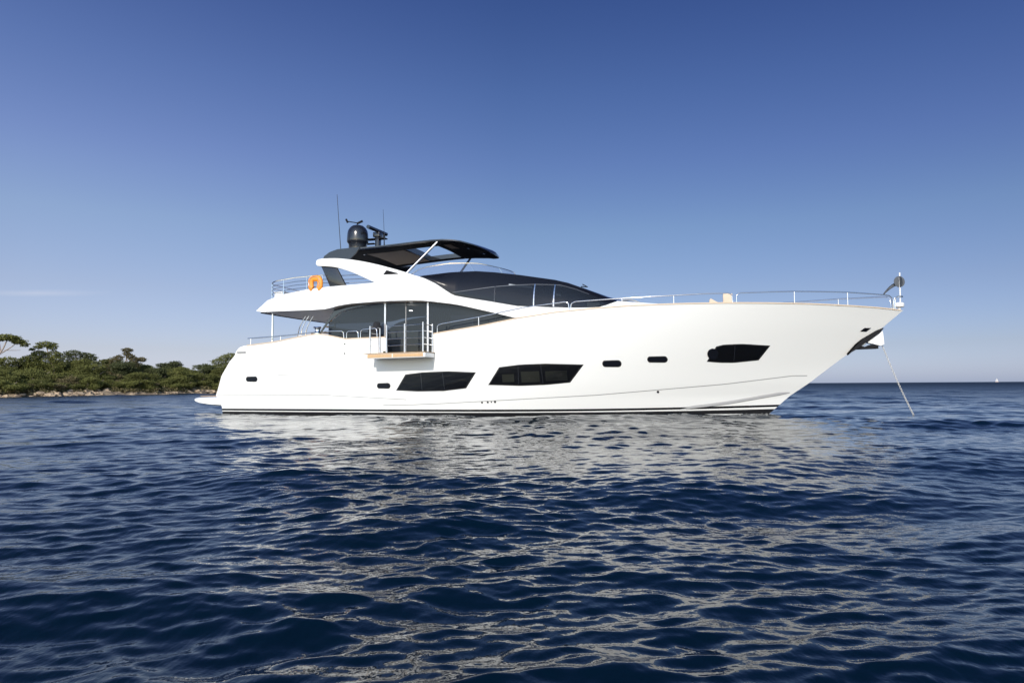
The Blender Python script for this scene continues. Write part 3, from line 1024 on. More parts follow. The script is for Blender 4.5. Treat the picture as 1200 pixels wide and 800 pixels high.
def mast_gear():
    d = MB().lathe([(.001, .95), (.12, .935), (.25, .895), (.36, .80), (.43, .68), (.46, .54), (.47, .40), (.48, .20), (.47, .16), (.43, .10), (.40, .06), (.40, -.2), (.001, -.2)], 32, (5.02, -.2, 7.42))
    d = d.build('satellite_dome', M['carbon'], yacht, smooth=45)
    MB().tube([(4.98, -.2, 8.36), (4.98, -.2, 8.47), (4.55, -.28, 8.55)], .022, 6).build('wind_sensor', M['black_soft'], d)
    MB().tube([(4.55, -.28, 8.50), (4.47, -.29, 8.66)], .045, 6).build('wind_vane', M['black_soft'], d)
    MB().tube([(4.98, -.2, 8.44), (5.22, -.12, 8.56)], .05, 8).build('wind_vane', M['black_soft'], d)
    r = MB()
    r.box(5.74, 5.92, .06, .34, 7.02, 7.9)
    r = r.build('radar_mast', M['black_gloss'], yacht, smooth=30, bevel=.03)
    MB().box(5.30, 6.22, .05, .36, 7.74, 7.78).build('mast_platform', M['black_soft'], r, smooth=0)
    MB().box(5.05, 5.66, .08, .3, 7.54, 7.575).build('mast_platform', M['black_soft'], r, smooth=0)
    MB().box(5.66, 5.98, .0, .38, 7.82, 8.05).build('radar_gearbox', M['black_gloss'], r, smooth=30, bevel=.04)
    MB().tube([(5.82, -.72, 8.12), (5.86, .92, 8.12)], .085, 12).build('radar_scanner', M['black_gloss'], r)
    for x, y, z in ((5.3, .1, 7.78), (6.18, .1, 7.78), (5.12, .15, 7.575)):
        MB().lathe([(.05, 0), (.05, .12), (.03, .16), (.001, .17)], 10, (x, y, z)).build('navigation_lamp', M['black_soft'], r)
        MB().tube([(x, y, z - .8), (x, y, z)], .02, 6).build('lamp_post', M['black_soft'], r)
    for (x, y, z0, x1, z1, rr) in ((4.55, -.8, 6.85, 4.31, 9.67, .018), (6.70, -.8, 6.9, 6.60, 8.80, .012)):
        a = MB().tube([(x, y, z0), (x1, y, z1)], rr, 6, rr * .6).build('antenna', M['carbon'], yacht)
        MB().lathe([(.05, 0), (.045, .25), (.02, .3)], 10, (x, y, z0 - .02)).build('antenna_base', M['white_pl'], a)
mast_gear()

# ------------------------------------------------------------------ rails
def rail(name, path, posts, r=.021, mids=(), both=True, rp=.017, base=None):
    """path: top rail points; posts: (foot, head) pairs"""
    for s in ((-1, 1) if both else (-1,)):
        o = MB().tube([(x, -s * y, z) for x, y, z in path], r, 8).build(name, M['steel'], yacht, smooth=60)
        for a, b in posts:
            MB().tube([(a[0], -s * a[1], a[2]), (b[0], -s * b[1], b[2])], rp, 6).build('stanchion', M['steel_post'], o, smooth=60)
        for m in mids:
            MB().tube([(x, -s * y, z) for x, y, z in m], r * .7, 6).build('mid_rail', M['steel'], o, smooth=60)

def yr(x, ins=.09):
    return -max(.04, hb(x, zrail(x)) - ins)

def path_on(pts, n=6):
    out = []
    for (x0, z0), (x1, z1) in zip(pts, pts[1:]):
        k = max(1, int(abs(x1 - x0) / .35))
        for i in range(k):
            x = lerp(x0, x1, i / k)
            out.append((x, yr(x), lerp(z0, z1, i / k)))
    x, z = pts[-1]
    return out + [(x, yr(x), z)]
def post(x, zt): return ((x, yr(x), zrail(x)), (x, yr(x), zt))

rail('side_rail', path_on([(10.14, 3.14), (10.14, 3.40), (10.20, 3.465), (10.35, 3.50), (11.83, 3.70), (13.58, 3.99), (14.65, 4.09), (15.15, 4.135), (15.24, 4.11), (15.29, 4.05), (15.31, 3.79)]), [post(11.83, 3.70), post(13.55, 3.98)])
rail('bow_rail', path_on([(15.36, 3.79), (15.37, 4.02), (15.42, 4.09), (15.55, 4.135), (16.94, 4.18), (18.94, 4.24), (20.09, 4.28), (20.80, 4.285), (20.89, 4.25), (20.93, 4.18), (20.94, 3.94)]), [post(17.2, 4.19), post(18.98, 4.24)])
rail('bow_rail', path_on([(21.07, 3.93), (21.08, 4.20), (21.13, 4.26), (21.22, 4.285), (23.0, 4.33), (24.78, 4.31), (26.10, 4.245), (26.28, 4.22), (26.37, 4.15), (26.40, 3.78)]), [post(23.0, 4.33), post(24.8, 4.31)])
mb = MB().tube(smooth_path([(26.46, -.10, 3.74), (26.48, -.10, 4.08), (26.56, -.10, 4.19), (26.70, -.06, 4.20), (26.74, 0, 4.19), (26.70, .06, 4.20), (26.56, .10, 4.19), (26.48, .10, 4.08), (26.46, .10, 3.74)], 5), .02, 8)
mb.build('bow_pulpit', M['steel'], yacht)
rail('aft_rail', path_on([(1.47, 3.17), (2.81, 3.215), (3.8, 3.265), (4.72, 3.335)]), [((1.62, yr(1.62), 2.88), (1.62, yr(1.62), 3.17)), post(3.1, 3.23), post(4.0, 3.27)], r=.024)
for pts in ([(5.2, 3.36), (5.98, 3.345), (6.06, 3.29), (6.09, 3.03)], [(6.20, 3.03), (6.21, 3.27), (6.27, 3.325), (6.65, 3.325), (6.72, 3.27), (6.735, 3.04)],
            [(6.83, 3.04), (6.84, 3.31), (6.92, 3.38), (7.47, 3.41), (7.55, 3.36), (7.57, 3.06)]):
    rail('side_rail', path_on(pts), [])

# flybridge rail, wrapping round the overhang
def fly_rail():
    def loop(z_off, inset=0.0):
        pts = []
        for (x, z) in [(4.80, 5.73), (4.48, 5.735), (4.01, 5.715), (3.49, 5.70), (2.91, 5.64), (2.6, 5.61)]:
            pts.append((x, -2.65, z + z_off))
        pts += [(2.38, -2.60, 5.575 + z_off), (2.2, -2.45, 5.54 + z_off), (2.12, -2.2, 5.52 + z_off), (2.06, -1.2, 5.51 + z_off), (2.05, 0, 5.51 + z_off)]
        pts += [(x, -y, z) for x, y, z in reversed(pts[:-1])]
        return pts
    o = MB().tube(loop(0), .021, 8).build('flybridge_rail', M['steel'], yacht)
    for d in (-.17, -.32, -.47):
        MB().tube(loop(d), .013, 6).build('mid_rail', M['steel'], o)
    for (x, y, z, zb) in [(2.92, -2.65, 5.64, 5.0), (4.05, -2.65, 5.715, 5.14), (4.8, -2.65, 5.73, 5.2), (2.2, -2.45, 5.54, 4.78), (2.06, -1.2, 5.51, 4.7), (2.05, 0, 5.51, 4.7), (2.06, 1.2, 5.51, 4.7), (2.2, 2.45, 5.54, 4.78), (2.92, 2.65, 5.64, 5.0), (4.05, 2.65, 5.715, 5.14), (4.8, 2.65, 5.73, 5.2)]:
        MB().tube([(x, y, zb), (x, y, z)], .018, 6).build('stanchion', M['steel'], o)
    # forward continuation inside the arch
    for z in (5.73, 5.56, 5.41):
        for s in (-1, 1):
            MB().tube([(4.8, s * 2.65, z), (5.6, s * 2.3, z + .0), (8.0, s * 2.25, z - .02)], .013, 6).build('mid_rail', M['steel'], o)
fly_rail()

# poles and the stair up to the flybridge
MB().tube([(2.26, -2.45, 2.75), (2.26, -2.45, 4.28)], .045, 10).build('overhang_pole', M['steel'], yacht)
MB().tube([(2.26, 2.45, 2.75), (2.26, 2.45, 4.28)], .045, 10).build('overhang_pole', M['steel'], yacht)
def stair():
    st = MB().box(2.75, 2.85, .35, 1.05, 2.4, 2.45)
    o = st.build('flybridge_stair', M['teak'], yacht, smooth=0)
    for k in range(7):
        MB().box(2.75 + .2 * k, 3.0 + .2 * k, -.9, -.3, 2.5 + .25 * k, 2.54 + .25 * k).build('tread', M['teak'], o, smooth=0)
    for (dx, y) in ((0, -1.0), (.16, -1.0), (.36, -.95)):
        MB().tube(smooth_path([(2.50 + dx, y, 3.30), (2.62 + dx, y, 3.8), (2.95 + dx, y, 4.3), (3.1 + dx, y, 4.4)], 4), .02, 6).build('handrail', M['steel'], o)
stair()
# polished mooring winch on the quarter
wn = MB().lathe([(.001, .30), (.16, .295), (.18, .26), (.12, .22), (.10, .14), (.12, .07), (.17, .03), (.17, 0), (.001, 0)], 20, (4.78, -2.93, 3.27)).build('mooring_winch', M['steel'], yacht, smooth=40)
MB().box(4.5, 4.78, -2.98, -2.88, 3.28, 3.31).build('cleat', M['black_soft'], wn, smooth=0)

# ------------------------------------------------------------------ fold-down balcony
def balcony():
    mb = MB().prism([(7.62, 2.17), (10.06, 2.20), (10.06, 2.375), (7.62, 2.355)], -4.02, -3.16)
    b = mb.build('balcony', M['gelcoat'], yacht, smooth=30, bevel=.015)
    MB().prism([(7.50, 2.362), (10.08, 2.385), (10.08, 2.40), (7.50, 2.377)], -4.06, -3.1).build('teak_deck', M['teak'], b, smooth=0)
    for x0, x1 in ((7.68, 8.70), (8.74, 9.98)):
        MB().prism([(x0, 2.20 + .012 * (x0 - 7.6)), (x1, 2.20 + .012 * (x1 - 7.6)), (x1, 2.335 + .009 * (x1 - 7.6)), (x0, 2.335 + .009 * (x0 - 7.6))], -4.035, -4.024).build('teak_edge', M['teak'], b, smooth=0)
    R = MB().tube([(7.74, -3.95, 3.42), (7.74, -3.95, 2.385)], .027, 8).build('railing', M['steel_post'], b)
    for (x, y, z) in ((8.44, -3.95, 3.44), (9.19, -3.95, 3.47), (9.94, -3.95, 3.51), (7.76, -3.2, 3.40), (9.99, -3.2, 3.50)):
        MB().tube([(x, y, 2.385), (x, y, z)], .027, 8).build('post', M['steel_post'], R)
    for h in (.25, .5, .75, .99):
        MB().tube([(8.44, -3.95, 2.4 + h), (9.19, -3.95, 2.42 + h), (9.94, -3.95, 2.44 + h), (9.99, -3.2, 2.43 + h)], .015, 6).build('wire', M['steel'], R)
        MB().tube([(7.74, -3.95, 2.4 + h), (7.76, -3.2, 2.4 + h)], .010, 6).build('wire', M['steel'], R)
    # inward-folding gate leaf beside the opening and its rubber hinge line
    MB().box(7.86, 7.98, -3.13, -3.05, 2.38, 3.0).build('hinge_post', M['carbon'], b, smooth=0)
balcony()

# ------------------------------------------------------------------ stem: anchor pocket, guard plate, anchor
def stem_gear():
    mb = MB()
    rows = []
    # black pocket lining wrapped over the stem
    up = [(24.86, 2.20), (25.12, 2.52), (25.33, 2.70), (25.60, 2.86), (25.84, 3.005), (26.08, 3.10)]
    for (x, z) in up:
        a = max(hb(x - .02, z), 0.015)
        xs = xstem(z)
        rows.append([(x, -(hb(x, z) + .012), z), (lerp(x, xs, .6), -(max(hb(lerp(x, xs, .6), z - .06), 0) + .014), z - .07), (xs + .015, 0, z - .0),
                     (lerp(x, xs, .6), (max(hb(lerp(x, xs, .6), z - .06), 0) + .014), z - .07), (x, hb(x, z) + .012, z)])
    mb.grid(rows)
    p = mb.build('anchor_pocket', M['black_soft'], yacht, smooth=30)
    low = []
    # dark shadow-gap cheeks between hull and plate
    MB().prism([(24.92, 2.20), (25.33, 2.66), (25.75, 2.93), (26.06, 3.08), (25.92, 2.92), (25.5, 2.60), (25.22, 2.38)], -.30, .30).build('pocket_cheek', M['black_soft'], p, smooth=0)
    MB().prism([(26.035, 2.99), (26.07, 2.50), (25.95, 2.45), (25.50, 2.58)], -.18, .18).build('guard_plate', M['gelcoat'], yacht, smooth=30, bevel=.02)
    a = MB()
    a.tube([(25.20, 0, 2.38), (25.9, 0, 2.40)], .045, 8)
    a = a.build('anchor', M['carbon'], yacht)
    for s in (-1, 1):
        MB().prism([(25.18, 2.345), (25.86, 2.36), (25.86, 2.46), (25.62, 2.50), (25.45, 2.42), (25.28, 2.47)], s * .10, s * .22).build('fluke', M['black_soft'], a, smooth=0)
        MB().tube([(25.22, s * .1, 2.40), (25.48, s * .1, 2.55)], .03, 6).build('shackle_bar', M['steel'], a)
    MB().lathe([(.15, 0), (.165, .02), (.165, .13), (.13, .16), (.001, .16)], 16, (26.62, 0, 3.82)).build('bow_light', M['white_pl'], yacht, smooth=40)
    MB().lathe([(.05, 0), (.05, .12)], 10, (26.62, 0, 3.71)).build('lamp_foot', M['white_pl'], yacht)
    # jack staff on the pulpit
    MB().tube([(26.66, 0, 3.95), (26.68, 0, 5.06)], .024, 8).build('jack_staff', M['white_pl'], yacht)
stem_gear()

# ------------------------------------------------------------------ things that hang on or stand in the yacht
def local(name, label, cat, p, group=None):
    return thing(name, label, cat, on_yacht(*p), YAW, group)

# horseshoe buoy on the flybridge rail
lb = local('lifebuoy', 'orange horseshoe lifebuoy hung on the flybridge rail beside the dark arch leg', 'lifebuoy', (4.53, -2.74, 5.12))
lb.scale = (.88, .9, .92)
path = []
for i in range(25):
    t = lerp(-65, 245, i / 24)
    sq = lambda v: math.copysign(abs(v) ** .62, v)
    path.append((.25 * sq(math.cos(rad(t))), 0, .28 + .24 * sq(math.sin(rad(t)))))
mb = MB()
rings = []
for i, p in enumerate(path):
    a = Vector(path[max(0, i - 1)]); b_ = Vector(path[min(24, i + 1)])
    d = (b_ - a).normalized()
    nrm = Vector((d.z, 0, -d.x))
    rings.append([Vector(p) + nrm * .145 * math.cos(t) + Vector((0, 1, 0)) * .09 * math.sin(t) for t in [2 * math.pi * k / 12 for k in range(12)]])
mb.grid(rings, True)
mb.f += [tuple(range(12)), tuple(len(mb.v) - 12 + k for k in range(12))]
mb.build('float', M['orange'], lb, smooth=50)
MB().tube(smooth_path([(-.20, -.09, .10), (-.28, -.1, .3), (-.16, -.1, .56), (.16, -.1, .56), (.28, -.1, .3), (.20, -.09, .10)], 5), .012, 6).build('grab_line', M['grey_line'], lb)
for x in (-.36, .17):
    MB().box(x + .03, x + .06, -.083, .083, .2, .32).build('reflective_band', M['white_pl'], lb, smooth=0)

# day shape at the bow: two crossed black discs, held by a cloth strip
ball = local('anchor_ball', 'black anchor day shape of crossed discs on the white staff at the bow tip', 'anchor ball', (26.66, 0, 4.53))
for k, ang in enumerate((20, 110)):
    ca, sa = math.cos(rad(ang)), math.sin(rad(ang))
    mb = MB()
    n = 28
    front = [(.20 * math.cos(2 * math.pi * i / n) * ca - .006 * sa, .20 * math.cos(2 * math.pi * i / n) * sa + .006 * ca, .20 + .20 * math.sin(2 * math.pi * i / n)) for i in range(n)]
    back = [(x + .012 * sa, y - .012 * ca, z) for x, y, z in front]
    mb.add(front + back, [tuple(range(n)), tuple(reversed(range(n, 2 * n)))] + [(i, (i + 1) % n, (i + 1) % n + n, i + n) for i in range(n)])
    mb.build('disc', M['grey_cloth'], ball, smooth=30)
pn = local('pennant', 'limp grey pennant drooping from the bow staff to the bow rail', 'flag', (26.5, 0, 4.30))
rows = []
for i in range(15):
    t = i / 14
    c = Vector((lerp(-.36, .12, t), .0, lerp(0.0, .36, 1 - (1 - t) ** 1.7)))
    wd = .03 + .02 * math.sin(math.pi * min(1, t * 1.1)) + .05 * t * t
    rows.append([c + Vector((-.3, .04 * math.sin(t * 9 + j), .8)) * wd * (j - 2) / 2 + Vector((0, .03 * math.sin(j * 2 + t * 4), 0)) for j in range(5)])
pm = MB().grid(rows)
pm.grid([[p + Vector((0, .01, 0)) for p in r] for r in rows])
pm.build('cloth', M['grey_cloth'], pn, smooth=60)

# anchor chain, link by link, from the guard plate into the water
P0, P1 = Vector((26.03, 0, 2.47)), Vector((27.24, .95, -.25))
L = (P1 - P0).length
dv = (P1 - P0).normalized()
q = dv.to_track_quat('X', 'Z')
mb = MB()
step = .066
for i in range(int(L / step)):
    c = P0 + dv * (i * step) + Vector((0, 0, -.10 * math.sin(math.pi * i * step / L)))
    ring = []
    for k in range(12):
        t = 2 * math.pi * k / 12
        a = Vector((.045 * math.cos(t), .026 * math.sin(t), 0))
        if i % 2:
            a = Vector((a.x, 0, a.y))
        rad_ = a.normalized()
        nrm = Vector((0, 0, 1)) if not i % 2 else Vector((0, 1, 0))
        ring.append([c + q @ (a + (rad_ * math.cos(u) + nrm * math.sin(u)) * .0075) for u in [2 * math.pi * j / 6 for j in range(6)]])
    ring.append(ring[0])
    mb.grid(ring, True)
ch = mb.build('anchor_chain', M['chain'], None, smooth=60)
ch.location = YO
ch.rotation_euler = (0, 0, YAW)
tag(ch, 'pale galvanised anchor chain running from the bow down into the water', 'chain')

# foredeck cushions
cu = local('sunbed_backrest', 'cream upholstered backrest standing upright on the foredeck behind the bow rail', 'cushion', (20.80, -.8, 3.63))
MB().box(-.17, .17, -.5, .5, .1, .79).build('cushion', M['cream'], cu, bevel=.05)
MB().box(-.15, .15, -.45, .45, .0, .1).build('base', M['gelcoat'], cu, smooth=0)
cu = local('sun_cushion', 'low tan wedge cushion lying on the foredeck aft of the upright backrest', 'cushion', (20.3, -.8, 3.63))
MB().prism([(-.14, .1), (.3, .1), (.3, .42), (.12, .5), (-.1, .64), (-.15, .56)], -.5, .5).build('cushion', M['cream'], cu, bevel=.04)
MB().box(-.12, .28, -.45, .45, .0, .1).build('base', M['gelcoat'], cu, smooth=0)

# dark bundle behind the balcony rails
bd = local('cloth_bundle', 'dark cloth bundle heaped behind the rails just aft of the balcony', 'bundle', (7.36, -2.86, 2.32))
rows = []
random.seed(4)
prof = [(.02, 0), (.21, .0), (.24, .3), (.22, .7), (.26, .98), (.27, 1.08), (.20, 1.17), (.14, 1.22), (.15, 1.28), (.12, 1.34), (.02, 1.36)]
for r, z in prof:
    rows.append([((r * (1 + .16 * math.sin(3 * t + z * 5))) * math.cos(t) + (.06 if z > 1.15 else 0), .7 * r * math.sin(t), z + .02 * math.sin(2 * t)) for t in [2 * math.pi * k / 16 for k in range(16)]])
MB().grid(rows, True).build('cloth', M['dark_cloth'], bd, smooth=70)

# furniture inside the saloon, on the aft deck and on the flybridge
so = local('saloon_sofa', 'brown sofa inside the saloon seen through the sliding doors', 'sofa', (8.9, .9, 2.345))
MB().box(-1.3, 1.5, -.4, .4, .08, .42).build('seat', M['sofa'], so, bevel=.06)
MB().box(-1.3, 1.5, .42, .66, .08, .80).build('backrest', M['sofa'], so, bevel=.06)
for x in (-1.22, 1.42):
    for y in (-.32, .3):
        MB().box(x - .03, x + .03, y - .03, y + .03, 0, .08).build('leg', M['inside'], so, smooth=0)
ct = local('coffee_table', 'low dark coffee table in front of the brown saloon sofa', 'table', (8.9, -.5, 2.345))
MB().box(-.6, .6, -.32, .32, .36, .41).build('table_top', M['black_gloss'], ct, bevel=.01)
for x in (-.5, .5):
    MB().box(x - .04, x + .04, -.25, .25, 0, .36).build('leg', M['carbon'], ct, smooth=0)
at = local('cockpit_table', 'dark table on the aft deck beside the overhang pole', 'table', (1.75, -1.2, 2.40))
MB().box(-.42, .42, -.55, .55, .58, .63).build('table_top', M['grey_cloth'], at, bevel=.015)
MB().lathe([(.05, 0), (.05, .58)], 12).build('leg', M['steel'], at)
MB().lathe([(.001, .02), (.25, .02), (.25, 0)], 16).build('foot', M['steel'], at)
fs = local('flybridge_sofa', 'dark sofa on the flybridge under the hardtop', 'sofa', (8.9, 1.0, 4.62))
MB().box(-1.0, 1.2, -.9, .9, .05, .45).build('seat', M['grey_cloth'], fs, bevel=.06)
MB().box(-1.0, 1.2, .7, .95, .45, 1.05).build('backrest', M['grey_cloth'], fs, bevel=.06)
fb = local('deck_locker', 'white locker on the aft flybridge deck inside the steel rail', 'locker', (2.62, -2.2, 4.62))
MB().box(-.22, .22, -.35, .35, 0, .48).build('case', M['gelcoat'], fb, bevel=.03)
MB().box(-.24, .24, -.37, .37, .48, .54).build('lid', M['gelcoat'], fb, bevel=.015)

# ------------------------------------------------------------------ island: ground, boulders, trees
SH = [(-80, 76), (-72, 79.5), (-63.1, 84.4), (-55.7, 99.2), (-49.5, 113.3), (-42, 128), (-36, 140), (-31, 158)]   # waterline points
def shore(t):
    n = len(SH) - 1
    f = min(max(t, 0), 1) * n
    i = min(int(f), n - 1)
    return Vector((lerp(SH[i][0], SH[i + 1][0], f - i), lerp(SH[i][1], SH[i + 1][1], f - i), 0))
def shore_n(t):
    d = (shore(min(1, t + .02)) - shore(max(0, t - .02))).normalized()
    return Vector((-d.y, d.x, 0))
def ground_h(d, t=0.5):
    return interp(d, [(-4, -1.2), (0, -.1), (1.2, .25), (3, .6), (6, 1.0), (12, 1.5), (25, 2.3), (45, 2.3), (70, -1)])
def island_material(name, c1, c2, scale):
    m = bpy.data.materials.new(name)
    m.use_nodes = True
    n = m.node_tree
    b = n.nodes['Principled BSDF']
    b.inputs['Roughness'].default_value = .9
    t = n.nodes.new('ShaderNodeTexCoord')
    x = n.nodes.new('ShaderNodeTexNoise')
    x.inputs['Scale'].default_value = scale
    x.inputs['Detail'].default_value = 8
    x.inputs['Roughness'].default_value = .65
    n.links.new(t.outputs['Object'], x.inputs['Vector'])
    r = n.nodes.new('ShaderNodeValToRGB')
    r.color_ramp.elements[0].position = .35
    r.color_ramp.elements[1].position = .68
    r.color_ramp.elements[0].color = (*c1, 1)
    r.color_ramp.elements[1].color = (*c2, 1)
    n.links.new(x.outputs['Fac'], r.inputs[0])
    n.links.new(r.outputs[0], b.inputs['Base Color'])
    bp = n.nodes.new('ShaderNodeBump')
    bp.inputs['Strength'].default_value = .8
    bp.inputs['Distance'].default_value = .15
    n.links.new(x.outputs['Fac'], bp.inputs['Height'])
    n.links.new(bp.outputs[0], b.inputs['Normal'])
    return m
M['shore'] = island_material('shore_ground', (0.10, 0.075, 0.05), (0.42, 0.32, 0.21), .7)
M['boulder'] = island_material('limestone', (0.24, 0.17, 0.11), (0.58, 0.45, 0.31), 1.4)
random.seed(7)
rows = []
N = 150
for i in range(N + 1):
    t = i / N
    p, nn = shore(t), shore_n(t)
    r = []
    for d in (-4, -1, 0, .6, 1.2, 2, 3, 4.5, 6, 9, 12, 18, 25, 35, 45, 60, 70):
        j = random.uniform(-.22, .22) * (1 if d > 0 else .4)
        q_ = p + nn * (d + random.uniform(-.4, .4))
        end = min(1, t * 10, (1 - t) * 8)
        r.append((q_.x, q_.y, ground_h(d) * end + j - (1 - end) * 1.0))
    rows.append(r)
isl = MB().grid(rows).build('island_ground', M['shore'], None, smooth=50)
tag(isl, kind='structure')

# boulders along the waterline
def boulder_mesh(seed):
    rnd = random.Random(seed)
    bm = bmesh.new()
    bmesh.ops.create_icosphere(bm, subdivisions=2, radius=1)
    dirs = [(Vector((rnd.gauss(0, 1), rnd.gauss(0, 1), rnd.gauss(0, 1))).normalized(), rnd.uniform(.45, .8)) for _ in range(9)]
    for v in bm.verts:
        for d, c in dirs:
            k = v.co.dot(d)
            if k > c:
                v.co -= d * (k - c)
        v.co *= 1 + rnd.uniform(-.05, .05)
    me = bpy.data.meshes.new('boulder')
    bm.to_mesh(me)
    bm.free()
    me.materials.append(M['boulder'])
    return me
BM = [boulder_mesh(s) for s in range(6)]
random.seed(21)
def tee(u, d=0.0):
    """shore parameter whose point d metres inland lies on compass bearing u (x / y)"""
    def err(k):
        q = shore(k / 400) + shore_n(k / 400) * d
        return abs(q.x / q.y - u)
    return min(range(0, 401), key=err) / 400
for i in range(130):
    if i < 62:
        u = random.uniform(-.69, -.575)
    elif i < 76:
        u = random.uniform(-.455, -.425)
    else:
        u = random.uniform(-.78, -.42)
    t = tee(u)
    d = random.uniform(.0, 4.2 if i < 76 else 2.0)
    p = shore(t) + shore_n(t) * d
    s = random.uniform(.15, .5) * (1.15 if i < 76 else .7)
    o = bpy.data.objects.new('boulder', BM[i % 6])
    o.location = (p.x, p.y, ground_h(d) + s * .15)
    o.scale = (s * random.uniform(.9, 1.7), s * random.uniform(.8, 1.3), s * random.uniform(.55, .9))
    o.rotation_euler = (random.uniform(-.3, .3), random.uniform(-.3, .3), random.uniform(0, 6.28))
    C.objects.link(o)
    tag(o, 'pale tan boulder on the rocky shoreline below the green pines', 'boulder', 'boulders along the island shore')

# trees -------------------------------------------------------------
def leaf_mat(name, c, var=.35):
    m = bpy.data.materials.new(name)
    m.use_nodes = True
    n = m.node_tree
    b = n.nodes['Principled BSDF']
    b.inputs['Roughness'].default_value = .75
    b.inputs['Specular IOR Level'].default_value = .2
    t = n.nodes.new('ShaderNodeTexCoord')
    x = n.nodes.new('ShaderNodeTexNoise')
    x.inputs['Scale'].default_value = 1.3
    x.inputs['Detail'].default_value = 4
    n.links.new(t.outputs['Object'], x.inputs['Vector'])
    oi = n.nodes.new('ShaderNodeObjectInfo')
    hs = n.nodes.new('ShaderNodeHueSaturation')
    mx = n.nodes.new('ShaderNodeMix')
    mx.data_type = 'RGBA'
    mx.inputs['A'].default_value = (*[k * (1 - var) for k in c], 1)
    mx.inputs['B'].default_value = (c[0] * (1 + var * 1.3), c[1] * (1 + var), c[2] * (1 + var * .5), 1)
    n.links.new(x.outputs['Fac'], mx.inputs['Factor'])
    r = n.nodes.new('ShaderNodeMapRange')
    r.inputs['To Min'].default_value = .75
    r.inputs['To Max'].default_value = 1.25
    n.links.new(oi.outputs['Random'], r.inputs['Value'])
    n.links.new(r.outputs[0], hs.inputs['Value'])
    n.links.new(mx.outputs['Result'], hs.inputs['Color'])
    n.links.new(hs.outputs[0], b.inputs['Base Color'])
    return m
M['pine'] = leaf_mat('pine_needles', (0.108, 0.120, 0.038))
M['pine_dark'] = leaf_mat('dark_pine_needles', (0.060, 0.072, 0.032))
M['dry'] = leaf_mat('dry_needles', (0.145, 0.130, 0.070))
M['bark'] = mat('pale_bark', (0.30, 0.24, 0.20), .9, noise=.3, nscale=4)

def leaf_cloud(blobs, per, size, seed):
    """needle tufts spread through ellipsoid clumps; blobs: (x, y, z, rx, ry, rz)"""
    rg = np.random.default_rng(seed)
    V = []
    for (x, y, z, rx, ry, rz) in blobs:
        n = int(per * (rx * ry * rz) ** .62)
        d = rg.normal(size=(n, 3))
        d /= np.linalg.norm(d, axis=1)[:, None]
        rr = rg.uniform(.35, 1.0, n) ** .5
        lump = 1 + .22 * np.sin(d[:, 0] * 5 + seed) * np.sin(d[:, 1] * 6 + x) + .15 * np.sin(d[:, 2] * 7 + y)
        p = d * (rr * lump)[:, None] * np.array([rx, ry, rz]) + np.array([x, y, z])
        a = rg.normal(size=(n, 3)); a /= np.linalg.norm(a, axis=1)[:, None]
        b = np.cross(a, rg.normal(size=(n, 3))); b /= np.linalg.norm(b, axis=1)[:, None]
        s = size * rg.uniform(.6, 1.4, n)[:, None]
        V.append(np.stack([p - a * s, p + b * s * .45, p + a * s, p - b * s * .45], 1))
    V = np.concatenate(V).reshape(-1, 3)
    F = np.arange(len(V)).reshape(-1, 4)
    return V, F
def crown_obj(blobs, per, size, seed, m, parent):
    V, F = leaf_cloud(blobs, per, size, seed)
    me = bpy.data.meshes.new('crown')
    me.from_pydata(V.tolist(), [], F.tolist())
    me.materials.append(m)
    o = bpy.data.objects.new('crown', me)
    C.objects.link(o)
    o.parent = parent
    return o
def trunk_obj(limbs, parent):
    mb = MB()
    for path, r0, r1 in limbs:
        mb.tube(smooth_path(path, 4), r0, 7, r1)
    return mb.build('trunk', M['bark'], parent, smooth=60)

def bush_proto(seed, h, wd, m):
    rnd = random.Random(seed)
    root = bpy.data.objects.new('pine_tree', None)
    C.objects.link(root)
    blobs = []
    for k in range(9):
        f = rnd.uniform(.15, 1)
        rad_ = wd * (.62 - .42 * abs(f - .35))
        a = rnd.uniform(0, 6.28)
        blobs.append((math.cos(a) * rad_ * rnd.uniform(.5, 1), math.sin(a) * rad_ * rnd.uniform(.5, 1), h * (.18 + .68 * f), wd * rnd.uniform(.24, .42), wd * rnd.uniform(.24, .42), h * rnd.uniform(.10, .17)))
    blobs.append((0, 0, h * .45, wd * .42, wd * .42, h * .3))
    crown_obj(blobs, 800, .115, seed, m, root)
    limbs = [([(0, 0, -.6), (.1, 0, h * .3), (rnd.uniform(-.2, .2), .1, h * .75)], .16, .05)]
    for k in range(3):
        a = rnd.uniform(0, 6.28)
        limbs.append(([(0, 0, h * (.15 + .1 * k)), (math.cos(a) * wd * .3, math.sin(a) * wd * .3, h * (.35 + .1 * k)), (math.cos(a) * wd * .55, math.sin(a) * wd * .55, h * (.45 + .12 * k))], .07, .03))
    trunk_obj(limbs, root)
    return root
def dup(root):
    r = root.copy()
    C.objects.link(r)
    for c in root.children:
        d = c.copy()
        C.objects.link(d)
        d.parent = r
    return r
protos = [bush_proto(s, h, wd, M[m]) for s, h, wd, m in [(1, 4.2, 3.6, 'pine'), (2, 5.0, 4.2, 'pine'), (3, 4.6, 3.4, 'pine_dark'), (4, 3.4, 3.8, 'pine'), (5, 5.4, 3.4, 'pine_dark'), (6, 3.0, 3.4, 'dry')]]
used = set()
def place_bush(k, x, y, z, s, rz, label, group):
    o = protos[k]
    if k in used:
        o = dup(o)
    used.add(k)
    o.location = (x, y, z)
    o.rotation_euler = (0, 0, rz)
    o.scale = (s, s, s * random.uniform(.88, 1.1))
    tag(o, label, 'tree', group)
random.seed(5)
ROWS = [(2.0, 4.5, 1.0, .55, 50), (4.5, 9, .9, .72, 50), (9, 15, .9, .80, 44), (15, 26, .8, .86, 36)]
